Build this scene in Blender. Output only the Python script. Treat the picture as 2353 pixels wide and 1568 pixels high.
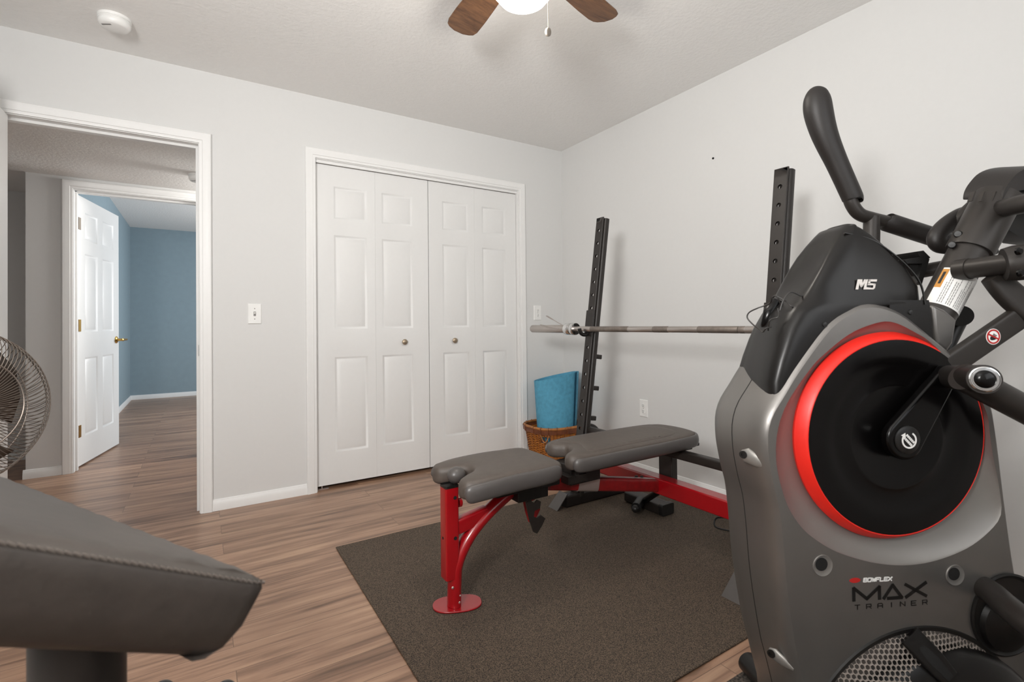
import bpy, math, random
from mathutils import Vector, Matrix
random.seed(7)
for o in list(bpy.data.objects): bpy.data.objects.remove(o)
S = bpy.context.scene
COL = S.collection
V = Vector
PI = math.pi

# ------------------------------------------------------------------ camera
FPX = 1134.6963
CAM = V((-2.5279, -3.2117, 1.0194))
YAW, PITCH, ROLL, SHY = .5640, .0100, -.0102, -50.607
_cy, _sy, _cp, _sp = math.cos(YAW), math.sin(YAW), math.cos(PITCH), math.sin(PITCH)
FW = V((_sy*_cp, _cy*_cp, _sp))
_r = V((_cy, -_sy, 0))
_u = _r.cross(FW)
RT = _r*math.cos(ROLL) + _u*math.sin(ROLL)
UP = -_r*math.sin(ROLL) + _u*math.cos(ROLL)
cd = bpy.data.cameras.new('camera')
cam = bpy.data.objects.new('camera', cd)
COL.objects.link(cam)
S.camera = cam
m3 = Matrix((RT, UP, -FW)).transposed()
cam.matrix_world = Matrix.Translation(CAM) @ m3.to_4x4()
cd.sensor_width = 36
cd.lens = FPX/2353*36
cd.shift_y = SHY/2353
cd.clip_start = .02
cd.dof.use_dof = True
cd.dof.focus_distance = 2.3
cd.dof.aperture_fstop = 7.0

# ------------------------------------------------------------------ light
S.view_settings.view_transform = 'Standard'
S.view_settings.look = 'None'
S.view_settings.exposure = -.06
S.view_settings.gamma = 1
S.view_settings.use_curve_mapping = False
wd = bpy.data.worlds.new('world')
S.world = wd
wd.use_nodes = True
wd.node_tree.nodes['Background'].inputs[0].default_value = (.8, .88, 1, 1)
wd.node_tree.nodes['Background'].inputs[1].default_value = .6


def area(name, loc, direction, sx, sy, power, col=(1, 1, 1)):
    l = bpy.data.lights.new(name, 'AREA')
    l.shape = 'RECTANGLE'
    l.size, l.size_y = sx, sy
    l.energy = power
    l.color = col
    o = bpy.data.objects.new(name, l)
    COL.objects.link(o)
    o.location = loc
    o.rotation_euler = V(direction).to_track_quat('-Z', 'Y').to_euler()
    return o


L_MAIN, L_NEAR, L_BLUE, L_GLOBE, L_HALL = 70, 9, 76, 13, 26
area('window_light', (-3.36, -3.2, 1.58), (.45, .9, .45), .40, .40, L_MAIN, (1, .985, .965))  # off-camera flash placed from the cast shadows; the opening round it is added
area('near_window_light', (-1.5, -3.86, 1.6), (-.1, 1, .4), 1.3, 1.1, L_NEAR, (1, .99, .97))  # added fill from behind the camera, no known source
area('blue_room_light', (-.42, 3.3, 1.45), (-1, -.1, -.05), 1.3, 1.2, L_BLUE, (.95, .98, 1))
area('hall_light', (-1.75, 1.1, 2.04), (-.9, .12, -.4), .3, .3, L_HALL, (1, .97, .93))  # added lamp that brightens the hall wall, no fixture modelled

# ------------------------------------------------------------------ materials
def lin(c):
    c = c.lstrip('#')
    r = [int(c[i:i+2], 16)/255 for i in (0, 2, 4)]
    return tuple(x/12.92 if x <= .04045 else ((x+.055)/1.055)**2.4 for x in r) + (1,)


def mat(name, col, rough=.5, metal=0, bump=None, coat=0, mottle=0, emis=None, spec=None, rbump=None):
    m = bpy.data.materials.new(name)
    m.use_nodes = True
    nt = m.node_tree
    b = nt.nodes['Principled BSDF']
    c = lin(col)
    b.inputs['Base Color'].default_value = c
    b.inputs['Roughness'].default_value = rough
    b.inputs['Metallic'].default_value = metal
    if coat:
        b.inputs['Coat Weight'].default_value = coat
        b.inputs['Coat Roughness'].default_value = .12
    if spec is not None:
        b.inputs['Specular IOR Level'].default_value = spec
    if emis:
        b.inputs['Emission Color'].default_value = lin(emis[0])
        b.inputs['Emission Strength'].default_value = emis[1]
    tc = nt.nodes.new('ShaderNodeTexCoord')
    if bump:
        n = nt.nodes.new('ShaderNodeTexNoise')
        n.inputs['Scale'].default_value = bump[0]
        n.inputs['Detail'].default_value = 4
        nt.links.new(tc.outputs['Object'], n.inputs['Vector'])
        bp = nt.nodes.new('ShaderNodeBump')
        bp.inputs['Strength'].default_value = bump[1]
        bp.inputs['Distance'].default_value = bump[2] if len(bump) > 2 else .002
        nt.links.new(n.outputs[0], bp.inputs['Height'])
        nt.links.new(bp.outputs[0], b.inputs['Normal'])
    # slight natural variation of the surface colour, so no material is one flat value
    n2 = nt.nodes.new('ShaderNodeTexNoise')
    n2.inputs['Scale'].default_value = 14 if not mottle else 40
    n2.inputs['Detail'].default_value = 5
    nt.links.new(tc.outputs['Object'], n2.inputs['Vector'])
    k = mottle if mottle else .03
    rp = nt.nodes.new('ShaderNodeValToRGB')
    rp.color_ramp.elements[0].position = .3
    rp.color_ramp.elements[1].position = .7
    rp.color_ramp.elements[0].color = tuple(x*(1-k) for x in c[:3]) + (1,)
    rp.color_ramp.elements[1].color = tuple(min(1, x*(1+k)) for x in c[:3]) + (1,)
    nt.links.new(n2.outputs[0], rp.inputs[0])
    nt.links.new(rp.outputs[0], b.inputs['Base Color'])
    return m


M = {}
M['wall'] = mat('wall_paint', '#dadad9', .75, bump=(220, .12, .001), mottle=.006)
M['ceil'] = mat('ceiling_texture', '#efeeec', .85, bump=(60, .5, .004), mottle=.01)
M['trim'] = mat('white_trim_paint', '#ebebea', .4, mottle=.006)
M['door'] = mat('white_door_paint', '#e4e4e3', .4, bump=(240, .03, .0004), mottle=.006)
M['blue'] = mat('blue_wall_paint', '#8b9ea8', .7, bump=(220, .1, .001))
M['plate'] = mat('white_plastic', '#eeeeec', .35)
M['dark'] = mat('dark_hole', '#0c0b0a', .8)
M['brass'] = mat('brass', '#b8934f', .3, 1)
M['knobm'] = mat('antique_knob', '#a39480', .4, .6)
M['nickel'] = mat('nickel_hinge', '#9d9184', .4, .8)
M['vinyl'] = mat('grey_vinyl', '#514943', .5, bump=(260, .25, .0012), mottle=.08)
M['vinyls'] = mat('smooth_grey_vinyl', '#504c4a', .36, bump=(300, .08, .0006))
M['vinyld'] = mat('dark_vinyl', '#3a3531', .45, bump=(260, .25, .0012), mottle=.08)
M['vinylf'] = mat('worn_dark_vinyl', '#453e39', .5, bump=(180, .25, .0012), mottle=.1)
M['thread'] = mat('grey_thread', '#6f665f', .7)
M['red'] = mat('red_enamel', '#9c0813', .28, coat=.5, bump=(25, .05, .001))
M['redw'] = mat('worn_red_enamel', '#8c1518', .4, coat=.2, mottle=.25)
M['chip'] = mat('bare_metal', '#b9aca6', .45, .7)
M['black'] = mat('black_powder_coat', '#231e1b', .45, bump=(400, .2, .0006), mottle=.12)
M['blackp'] = mat('black_plastic', '#151413', .4)
M['chrome'] = mat('chrome', '#dcdcdc', .12, 1)
M['steel'] = mat('brushed_steel', '#b8b1ac', .34, .9, bump=(300, .15, .0005))
M['knurl'] = mat('knurled_steel', '#898079', .5, .8, bump=(900, .6, .0008), mottle=.15)
M['silver'] = mat('silver_plastic', '#817e7b', .38, .75, bump=(500, .05, .0004))
M['silverl'] = mat('light_silver_plastic', '#8f8c88', .42, .6, bump=(500, .05, .0004))
M['hood'] = mat('black_satin_plastic', '#12100f', .33, bump=(600, .06, .0004), spec=.35)
M['disc'] = mat('black_gloss_disc', '#070606', .22, spec=.3)
M['rim'] = mat('red_rim', '#e8281c', .4)
M['gun'] = mat('gunmetal_paint', '#322e2b', .42, .3, bump=(600, .08, .0004))
M['foamg'] = mat('foam_grip', '#1f1b19', .5, bump=(500, .2, .0008))
M['mesh'] = mat('grille_metal', '#b4aaa2', .35, .6)
M['white'] = mat('white_print', '#f0efec', .5)
M['black_ink'] = mat('black_print', '#0d0c0b', .45)
M['redink'] = mat('red_print', '#b5201d', .45)
M['grey_ink'] = mat('grey_print', '#8b8987', .6)
M['orange'] = mat('amber_print', '#c58a3d', .6)
M['foamb'] = mat('blue_foam', '#559ebd', .8, bump=(350, .3, .001), mottle=.12)
M['cane'] = mat('wicker_cane', '#a5641f', .5, mottle=.35)
M['caned'] = mat('dark_cane', '#6f3d22', .5, mottle=.3)
M['canel'] = mat('rattan_rim', '#a36a37', .45, mottle=.3)
M['fanm'] = mat('brushed_nickel', '#8d857c', .35, .8)
M['wire'] = mat('fan_wire', '#8b8179', .3, .85)
M['fanblade'] = mat('dark_metal_blade', '#5b524b', .4, .7)
M['globe'] = mat('lit_glass_globe', '#ffffff', .3, emis=('#fff6e8', 9))
M['cable'] = mat('black_cable', '#2a2725', .4)


def mat_floor():
    m = bpy.data.materials.new('laminate_planks')
    m.use_nodes = True
    nt = m.node_tree
    N, Lk = nt.nodes, nt.links
    b = N['Principled BSDF']
    tc = N.new('ShaderNodeTexCoord')
    br = N.new('ShaderNodeTexBrick')
    br.inputs['Scale'].default_value = 1
    br.inputs['Brick Width'].default_value = 1.22
    br.inputs['Row Height'].default_value = .127
    br.inputs['Mortar Size'].default_value = .0012
    br.inputs['Mortar Smooth'].default_value = .3
    br.offset = .37
    br.inputs['Color1'].default_value = (.0, .0, .0, 1)
    br.inputs['Color2'].default_value = (1, 1, 1, 1)
    br.inputs['Mortar'].default_value = (.35, .35, .35, 1)
    Lk.new(tc.outputs['Object'], br.inputs['Vector'])
    # grain: noise stretched along x, shifted per plank
    mp = N.new('ShaderNodeMapping')
    mp.inputs['Scale'].default_value = (1.1, 16, 1)
    ad = N.new('ShaderNodeVectorMath')
    ad.operation = 'ADD'
    sc = N.new('ShaderNodeVectorMath')
    sc.operation = 'SCALE'
    sc.inputs['Scale'].default_value = 7.3
    Lk.new(br.outputs['Color'], sc.inputs[0])
    Lk.new(tc.outputs['Object'], ad.inputs[0])
    Lk.new(sc.outputs[0], ad.inputs[1])
    Lk.new(ad.outputs[0], mp.inputs['Vector'])
    n1 = N.new('ShaderNodeTexNoise')
    n1.inputs['Scale'].default_value = 1.6
    n1.inputs['Detail'].default_value = 8
    n1.inputs['Roughness'].default_value = .62
    n1.inputs['Distortion'].default_value = .5
    Lk.new(mp.outputs[0], n1.inputs['Vector'])
    rp = N.new('ShaderNodeValToRGB')
    e = rp.color_ramp.elements
    e[0].position, e[0].color = .28, lin('#5a4231')
    e[1].position, e[1].color = .74, lin('#c4a489')
    x = e.new(.5)
    x.color = lin('#a1806a')
    Lk.new(n1.outputs[0], rp.inputs[0])
    # plank tone
    hs = N.new('ShaderNodeMix')
    hs.data_type = 'RGBA'
    hs.blend_type = 'MULTIPLY'
    hs.inputs['Factor'].default_value = .55
    r2 = N.new('ShaderNodeValToRGB')
    r2.color_ramp.elements[0].color = lin('#c8bcb4')
    r2.color_ramp.elements[1].color = lin('#fffaf4')
    Lk.new(br.outputs['Color'], r2.inputs[0])
    Lk.new(rp.outputs[0], hs.inputs['A'])
    Lk.new(r2.outputs[0], hs.inputs['B'])
    mo = N.new('ShaderNodeMix')
    mo.data_type = 'RGBA'
    Lk.new(br.outputs['Fac'], mo.inputs['Factor'])
    Lk.new(hs.outputs['Result'], mo.inputs['A'])
    mo.inputs['B'].default_value = lin('#6b5242')
    Lk.new(mo.outputs['Result'], b.inputs['Base Color'])
    b.inputs['Roughness'].default_value = .33
    bp = N.new('ShaderNodeBump')
    bp.inputs['Strength'].default_value = .25
    bp.inputs['Distance'].default_value = .0015
    Lk.new(n1.outputs[0], bp.inputs['Height'])
    Lk.new(bp.outputs[0], b.inputs['Normal'])
    return m


def mat_two(name, c1, c2, scale, rough=.9, stretch=(1, 1, 1), bump=.6, dist=.004, p0=.42, p1=.6):
    m = bpy.data.materials.new(name)
    m.use_nodes = True
    nt = m.node_tree
    N, Lk = nt.nodes, nt.links
    b = N['Principled BSDF']
    tc = N.new('ShaderNodeTexCoord')
    mp = N.new('ShaderNodeMapping')
    mp.inputs['Scale'].default_value = stretch
    Lk.new(tc.outputs['Object'], mp.inputs[0])
    n1 = N.new('ShaderNodeTexNoise')
    n1.inputs['Scale'].default_value = scale
    n1.inputs['Detail'].default_value = 6
    n1.inputs['Roughness'].default_value = .7
    Lk.new(mp.outputs[0], n1.inputs['Vector'])
    rp = N.new('ShaderNodeValToRGB')
    rp.color_ramp.elements[0].position, rp.color_ramp.elements[0].color = p0, lin(c1)
    rp.color_ramp.elements[1].position, rp.color_ramp.elements[1].color = p1, lin(c2)
    Lk.new(n1.outputs[0], rp.inputs[0])
    Lk.new(rp.outputs[0], b.inputs['Base Color'])
    b.inputs['Roughness'].default_value = rough
    bp = N.new('ShaderNodeBump')
    bp.inputs['Strength'].default_value = bump
    bp.inputs['Distance'].default_value = dist
    Lk.new(n1.outputs[0], bp.inputs['Height'])
    Lk.new(bp.outputs[0], b.inputs['Normal'])
    return m


M['floor'] = mat_floor()
M['rug'] = mat_two('rug_pile', '#211b16', '#6d5d4d', 330, bump=.5, dist=.002)
M['rubber'] = mat_two('rubber_mat', '#26221f', '#5f554c', 150, bump=.5)
M['print'] = mat('silver_print', '#d6d0cb', .5)
M['blade'] = mat_two('walnut_blade', '#42291a', '#7b5638', 6, .4, (1, 9, 9), .05, .001, .3, .72)


# ------------------------------------------------------------------ mesh helpers
class MB:
    def __init__(s):
        s.v, s.f = [], []

    def add(s, vs, fs):
        k = len(s.v)
        s.v += [V(p) for p in vs]
        s.f += [tuple(i+k for i in f) for f in fs]
        return s

    def box(s, x0, x1, y0, y1, z0, z1):
        p = [(x, y, z) for x in (x0, x1) for y in (y0, y1) for z in (z0, z1)]
        return s.add(p, [(0, 1, 3, 2), (4, 6, 7, 5), (0, 4, 5, 1), (2, 3, 7, 6), (0, 2, 6, 4), (1, 5, 7, 3)])

    def obox(s, c, a, b, d):
        c, a, b, d = V(c), V(a), V(b), V(d)
        p = [c+a*i+b*j+d*k for i in (-1, 1) for j in (-1, 1) for k in (-1, 1)]
        return s.add(p, [(0, 1, 3, 2), (4, 6, 7, 5), (0, 4, 5, 1), (2, 3, 7, 6), (0, 2, 6, 4), (1, 5, 7, 3)])

    def loft(s, rings, cap0=True, cap1=True, closed=True):
        n = len(rings[0])
        k = len(s.v)
        for r in rings:
            s.v += [V(p) for p in r]
        for i in range(len(rings)-1):
            for j in range(n if closed else n-1):
                a, b = k+i*n+j, k+i*n+(j+1) % n
                s.f.append((a, b, b+n, a+n))
        if cap0: s.f.append(tuple(k+j for j in range(n))[::-1])
        if cap1: s.f.append(tuple(k+(len(rings)-1)*n+j for j in range(n)))
        return s

    def prism(s, loop, vec):
        vec = V(vec)
        return s.loft([[V(p) for p in loop], [V(p)+vec for p in loop]])

    def tube(s, path, r, ry=None, n=18, up=(0, 0, 1), cap=True, closed=False, rect=0):
        P = [V(p) for p in path]
        m = len(P)
        R = r if isinstance(r, (list, tuple)) else [r]*m
        RY = ry if isinstance(ry, (list, tuple)) else ([ry]*m if ry else R)
        up = V(up)
        rings = []
        sd0 = None
        for i, p in enumerate(P):
            if closed: t = P[(i+1) % m]-P[i-1]
            else: t = P[min(i+1, m-1)]-P[max(i-1, 0)]
            t.normalize()
            sd = t.cross(up)
            if sd.length < .05: sd = sd0.copy() if sd0 else t.cross(V((0, 1, 0.01)))
            sd -= t*sd.dot(t)
            sd.normalize()
            if sd0 and sd.dot(sd0) < 0: sd = -sd
            sd0 = sd
            nn = sd.cross(t)
            ring = []
            for j in range(n):
                a = 2*PI*(j+.5)/n
                c, d = math.cos(a), math.sin(a)
                if rect:
                    e = 2/rect
                    c = math.copysign(abs(c)**e, c)
                    d = math.copysign(abs(d)**e, d)
                ring.append(p+sd*R[i]*c+nn*RY[i]*d)
            rings.append(ring)
        if closed:
            rings.append(rings[0])
            return s.loft(rings, False, False)
        return s.loft(rings, cap, cap)

    def lathe(s, c, axis, prof, n=40, ref=None, cap=True):
        c, axis = V(c), V(axis).normalized()
        a = (V(ref) if ref else (V((0, 0, 1)) if abs(axis.z) < .9 else V((1, 0, 0))))
        a = (a-axis*a.dot(axis)).normalized()
        b = axis.cross(a)
        rings = [[c+axis*h+(a*math.cos(2*PI*j/n)+b*math.sin(2*PI*j/n))*max(r, 1e-4) for j in range(n)] for r, h in prof]
        return s.loft(rings, cap and prof[0][0] > 1e-3, cap and prof[-1][0] > 1e-3)

    def ball(s, c, r, n=14):
        return s.lathe(c, (0, 0, 1), [(r*math.sin(PI*i/n), -r*math.cos(PI*i/n)) for i in range(n+1)], 20)


def smooth_path(pts, k=8, closed=False):
    P = [V(p) for p in pts]
    n = len(P)
    out = []
    for i in range(n if closed else n-1):
        if closed: a, b, c, d = P[i-1], P[i], P[(i+1) % n], P[(i+2) % n]
        else: a, b, c, d = P[max(i-1, 0)], P[i], P[i+1], P[min(i+2, n-1)]
        for j in range(k):
            t = j/k
            out.append(.5*((2*b)+(c-a)*t+(2*a-5*b+4*c-d)*t*t+(-a+3*b-3*c+d)*t**3))
    if not closed: out.append(P[-1])
    return out


def wloc(o):
    v = V((0, 0, 0))
    while o:
        v += o.location
        o = o.parent
    return v


def obj(name, mb, m, parent=None, bevel=0, seg=2, sub=0, angle=38, label=None, kind=None):
    me = bpy.data.meshes.new(name)
    off = wloc(parent) if parent else V((0, 0, 0))
    org = V((0, 0, 0))
    if parent is None and kind != 'structure' and mb.v:
        xs = [p.x for p in mb.v]; ys = [p.y for p in mb.v]; zs = [p.z for p in mb.v]
        org = V(((min(xs)+max(xs))/2, (min(ys)+max(ys))/2, min(zs)))
    me.from_pydata([tuple(p-off-org) for p in mb.v], [], mb.f)
    me.materials.append(m if not isinstance(m, str) else M[m])
    me.validate()
    bm_fix(me)
    me.polygons.foreach_set('use_smooth', [True]*len(me.polygons))
    me.set_sharp_from_angle(angle=math.radians(angle))
    o = bpy.data.objects.new(name, me)
    COL.objects.link(o)
    o.location = org
    if parent: o.parent = parent
    if bevel:
        b = o.modifiers.new('bevel', 'BEVEL')
        b.width = bevel
        b.segments = seg
        b.limit_method = 'ANGLE'
        b.angle_limit = math.radians(35)
    if sub:
        s = o.modifiers.new('sub', 'SUBSURF')
        s.levels = s.render_levels = sub
    if label: o['label'] = label
    if kind: o['kind'] = kind
    return o


def bm_fix(me):
    import bmesh
    b = bmesh.new()
    b.from_mesh(me)
    bmesh.ops.remove_doubles(b, verts=b.verts, dist=1e-5)
    bmesh.ops.recalc_face_normals(b, faces=b.faces)
    b.to_mesh(me)
    b.free()


def thing(name, label, cat, loc, group=None):
    o = bpy.data.objects.new(name, None)
    COL.objects.link(o)
    o.location = loc
    o.empty_display_size = .1
    o['label'], o['category'] = label, cat
    if group: o['group'] = group
    return o


def tag(o, label, cat, group=None):
    o['label'], o['category'] = label, cat
    if group: o['group'] = group
    return o


def struct(name, mb, m, parent=None, bevel=0):
    return obj(name, mb, m, parent, bevel=bevel, kind=None if parent else 'structure')


# pixel of the photograph -> ray; used to read real positions off planes of the place
def ray(px, py):
    return RT*((px-1176.5)/FPX) - UP*((py-784-SHY)/FPX) + FW


def on_plane(px, py, p0, n):
    d = ray(px, py)
    return CAM + d*((V(p0)-CAM).dot(V(n))/d.dot(V(n)))


# ------------------------------------------------------------------ room shell
H = 2.44
XL, YN, WT = -3.40, -3.90, .12     # left wall, near wall, wall thickness
DX0, DX1, DZ = -3.323, -2.528, 2.035     # door opening
CX0, CX1, CZ = -1.923, -.430, 2.058      # closet opening
struct('floor', MB().box(-5, .12, -3.9, 5.7, -.05, 0), 'floor')
struct('ceiling', MB().box(XL-.1, .1, YN-.1, .02, H, H+.05), 'ceil')
w = MB()
w.box(XL-.1, DX0, 0, WT, 0, H).box(DX0, DX1, 0, WT, DZ, H).box(DX1, CX0, 0, WT, 0, H)
w.box(CX0, CX1, 0, WT, CZ, H).box(CX1, .1, 0, WT, 0, H)
struct('wall_far', w, 'wall')
struct('wall_right', MB().box(0, .12, YN-.1, 0, 0, H), 'wall')
w = MB()       # left wall; unseen opening near the camera corner added for the key light
w.box(XL-.1, XL, -2.93, 0, 0, H).box(XL-.1, XL, YN-.1, -3.47, 0, H)
w.box(XL-.1, XL, -3.47, -2.93, 0, 1.28).box(XL-.1, XL, -3.47, -2.93, 1.88, H)
struct('wall_left', w, 'wall')
w = MB()
w.box(XL, -2.2, YN-.12, YN, 0, H).box(-.8, 0, YN-.12, YN, 0, H)
w.box(-2.2, -.8, YN-.12, YN, 0, 1.0).box(-2.2, -.8, YN-.12, YN, 2.2, H)  # unseen opening added for the near fill lamp
struct('wall_near', w, 'wall')
for k, (a, b, f) in enumerate((((-3.47, 1.28), (-2.93, 1.88), lambda s, z: (XL-.05, s, z)), ((-2.2, 1.0), (-.8, 2.2), lambda s, z: (s, YN-.07, z)))):
    fr = MB()
    s0, z0, s1, z1 = a[0], a[1], b[0], b[1]
    pp = [(s0+.02, z0+.02), (s1-.02, z0+.02), (s1-.02, z1-.02), (s0+.02, z1-.02)]
    fr.tube([f(*p) for p in pp], .02, n=4, closed=True, up=(1, 0, 0) if k == 0 else (0, 1, 0))
    fr.tube([f(s0, (z0+z1)/2), f(s1, (z0+z1)/2)], .014, n=8)
    struct('window_%d' % (k+1), fr, 'trim')  # unseen frames, added round the key and fill lamps


def sweep_trim(prof, path, out, nrm):
    """prof: (s, t) distance outward / thickness; path: list of points; out: list of outward vectors (mitred)."""
    mb = MB()
    nrm = V(nrm)
    rings = [[V(p)+V(o)*s+nrm*t for s, t in prof] for p, o in zip(path, out)]
    return mb.loft(rings)


CAS = [(0, 0), (0, .010), (.006, .012), (.014, .012), (.016, .0155), (.034, .0165), (.044, .019), (.053, .019), (.058, .014), (.058, 0)]


def casing(name, x0, x1, z1, y, s=-1, left=True):
    path = [(x0, y, 0), (x0, y, z1), (x1, y, z1), (x1, y, 0)]
    out = [(-1, 0, 0), (-1, 0, 1), (1, 0, 1), (1, 0, 0)]
    return struct(name, sweep_trim(CAS, path, out, (0, s, 0)), 'trim')


casing('trim_1', DX0, DX1, DZ, 0)
casing('trim_2', CX0, CX1, CZ, 0)
casing('trim_3', DX0, DX1, DZ, WT, 1)
# jamb linings and stops
jb = MB()
jb.box(DX0-.0, DX0+.004, -.0, WT, 0, DZ).box(DX1-.004, DX1, 0, WT, 0, DZ).box(DX0+.004, DX1-.004, 0, WT, DZ-.004, DZ)
jb.box(DX0+.004, DX0+.016, .045, .08, 0, DZ-.004).box(DX1-.016, DX1-.004, .045, .08, 0, DZ-.004).box(DX0+.016, DX1-.016, .045, .08, DZ-.018, DZ-.004)
jm = struct('trim_4', jb, 'trim', bevel=.001)
struct('strike_plate', MB().box(DX1-.0055, DX1-.004, .012, .040, .86, .92), 'dark', parent=jm)
jb = MB()
jb.box(CX0, CX0+.004, 0, WT, 0, CZ).box(CX1-.004, CX1, 0, WT, 0, CZ).box(CX0+.004, CX1-.004, 0, WT, CZ-.004, CZ)
jb.box(CX0+.004, CX1-.004, .012, .024, CZ-.022, CZ-.004)
struct('trim_5', jb, 'trim', bevel=.001)
# closet interior
w = MB()
w.box(CX0-.15, CX0-.1, WT, .78, 0, H).box(CX1+.1, CX1+.15, WT, .78, 0, H).box(CX0-.15, CX1+.15, .78, .83, 0, H).box(CX0-.15, CX1+.15, WT, .83, H-.02, H)
struct('wall_closet', w, 'wall')

BASE = [(0, 0), (.013, 0), (.013, .026), (.011, .034), (.010, .046), (.006, .052), (.005, .058), (0, .062)]


def baseboard(name, p0, p1, nrm, m='trim'):
    nrm = V(nrm)
    loop = [V(p0)+nrm*t+V((0, 0, z)) for t, z in BASE]
    return struct(name, MB().prism(loop, V(p1)-V(p0)), m)


baseboard('baseboard_far', (DX1+.058, 0, 0), (CX0-.058, 0, 0), (0, -1, 0))
baseboard('baseboard_corner', (CX1+.058, 0, 0), (0, 0, 0), (0, -1, 0))
baseboard('baseboard_right', (0, 0, 0), (0, YN, 0), (-1, 0, 0))
baseboard('baseboard_left', (XL, 0, 0), (XL, YN, 0), (1, 0, 0))

# hall and blue room
HZ = 2.092
HY, BX = 1.40, -3.36
HX0, HX1 = -3.285, -2.52
struct('ceiling_hall', MB().box(-5, .6, WT, HY+.005, HZ, HZ+.04).box(-5, -3.53, HY, 2.12, HZ, HZ+.04), 'ceil')
w = MB()
w.box(-3.53, HX0, HY, HY+.12, 0, HZ+.4).box(HX0, HX1, HY, HY+.12, 2.02, HZ+.4).box(HX1, .6, HY, HY+.12, 0, HZ+.4)
w.box(-3.53, BX, HY+.12, 5.57, 0, HZ+.4)
struct('wall_hall', w, 'wall')
struct('wall_hall_end', MB().box(-5, -3.53, 2.1, 2.2, 0, HZ+.1).box(-5.1, -5, 0, 2.2, 0, HZ+.1).box(.6, .7, 0, 1.5, 0, HZ+.1).box(-5, XL-.1, 0, .12, 0, HZ+.1), 'wall')
w = MB()
w.box(BX, -.3, 5.57, 5.69, 0, 2.5).box(BX-.003, BX+.003, 1.52, 5.57, 0, 2.5)
w.box(-.3, -.18, 1.4, 2.6, 0, 2.5).box(-.3, -.18, 4.0, 5.69, 0, 2.5).box(-.3, -.18, 2.6, 4.0, 0, .8).box(-.3, -.18, 2.6, 4.0, 2.1, 2.5)
w.box(HX1, -.3, 1.518, 1.524, 0, 2.5)
struct('wall_blue_room', w, 'blue')
struct('ceiling_blue_room', MB().box(-3.5, -.1, 1.45, 5.7, 2.45, 2.5), 'ceil')
casing('trim_6', HX0, HX1, 2.012, HY)
jb = MB()
jb.box(HX0, HX0+.004, HY, HY+.12, 0, 2.012).box(HX1-.004, HX1, HY, HY+.12, 0, 2.012).box(HX0+.004, HX1-.004, HY, HY+.12, 2.008, 2.012)
jb.box(HX0+.004, HX0+.016, HY+.045, HY+.08, 0, 2.0).box(HX1-.016, HX1-.004, HY+.045, HY+.08, 0, 2.0).box(HX0+.016, HX1-.016, HY+.045, HY+.08, 1.994, 2.008)
struct('trim_7', jb, 'trim', bevel=.001)
baseboard('baseboard_hall', (-3.543, HY, 0), (HX0-.058, HY, 0), (0, -1, 0))
baseboard('baseboard_hall_side', (-3.53, HY, 0), (-3.53, 2.1, 0), (-1, 0, 0))
baseboard('baseboard_hall_end', (-5, 2.1, 0), (-3.53, 2.1, 0), (0, -1, 0))
baseboard('baseboard_blue_far', (BX, 5.57, 0), (-.3, 5.57, 0), (0, -1, 0))
baseboard('baseboard_blue_left', (BX+.003, 1.52, 0), (BX+.003, 5.57, 0), (1, 0, 0))


# ------------------------------------------------------------------ panel doors
def panel_face(mb, F, w, h, panels):
    """F(s, z, d) maps face coordinates (d = inward depth) to the world."""
    xs = sorted({0, w} | {round(p[0], 4) for p in panels} | {round(p[1], 4) for p in panels})
    zs = sorted({0, h} | {round(p[2], 4) for p in panels} | {round(p[3], 4) for p in panels})
    P = {(round(a, 4), round(c, 4)): (round(b, 4), round(d, 4)) for a, b, c, d in panels}
    for i in range(len(xs)-1):
        for j in range(len(zs)-1):
            x0, x1, z0, z1 = xs[i], xs[i+1], zs[j], zs[j+1]
            if P.get((x0, z0)) == (x1, z1):
                rings = []
                for ins, d in ((0, 0), (.004, .0015), (.010, .007), (.016, .008), (.020, .006), (.040, .002), (.043, .0015)):
                    rings.append([F(x0+ins, z0+ins, d), F(x1-ins, z0+ins, d), F(x1-ins, z1-ins, d), F(x0+ins, z1-ins, d)])
                mb.loft(rings, False, True)
            else:
                mb.add([F(x0, z0, 0), F(x1, z0, 0), F(x1, z1, 0), F(x0, z1, 0)], [(0, 1, 2, 3)])


def leaf(o, dirv, nrm, w, h, th, panels):
    """slab with panelled faces on both sides; o = bottom corner on the front face."""
    o, dirv, nrm = V(o), V(dirv), V(nrm)
    mb = MB()
    panel_face(mb, lambda s, z, d: o+dirv*s+V((0, 0, z))-nrm*d, w, h, panels)
    panel_face(mb, lambda s, z, d: o+dirv*s+V((0, 0, z))-nrm*(th-d), w, h, panels)
    c = [o, o+dirv*w, o+dirv*w+V((0, 0, h)), o+V((0, 0, h))]
    mb.loft([c, [p-nrm*th for p in c]], False, False)
    return mb


def door_knob(parent, p, nrm, m, name='knob', r=.014):
    return obj(name, MB().lathe(p, nrm, [(.005, 0), (.0045, .010), (r*.7, .013), (r, .018), (r*.98, .023), (r*.7, .028), (0.0, .030)], 24), m, parent)


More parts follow.
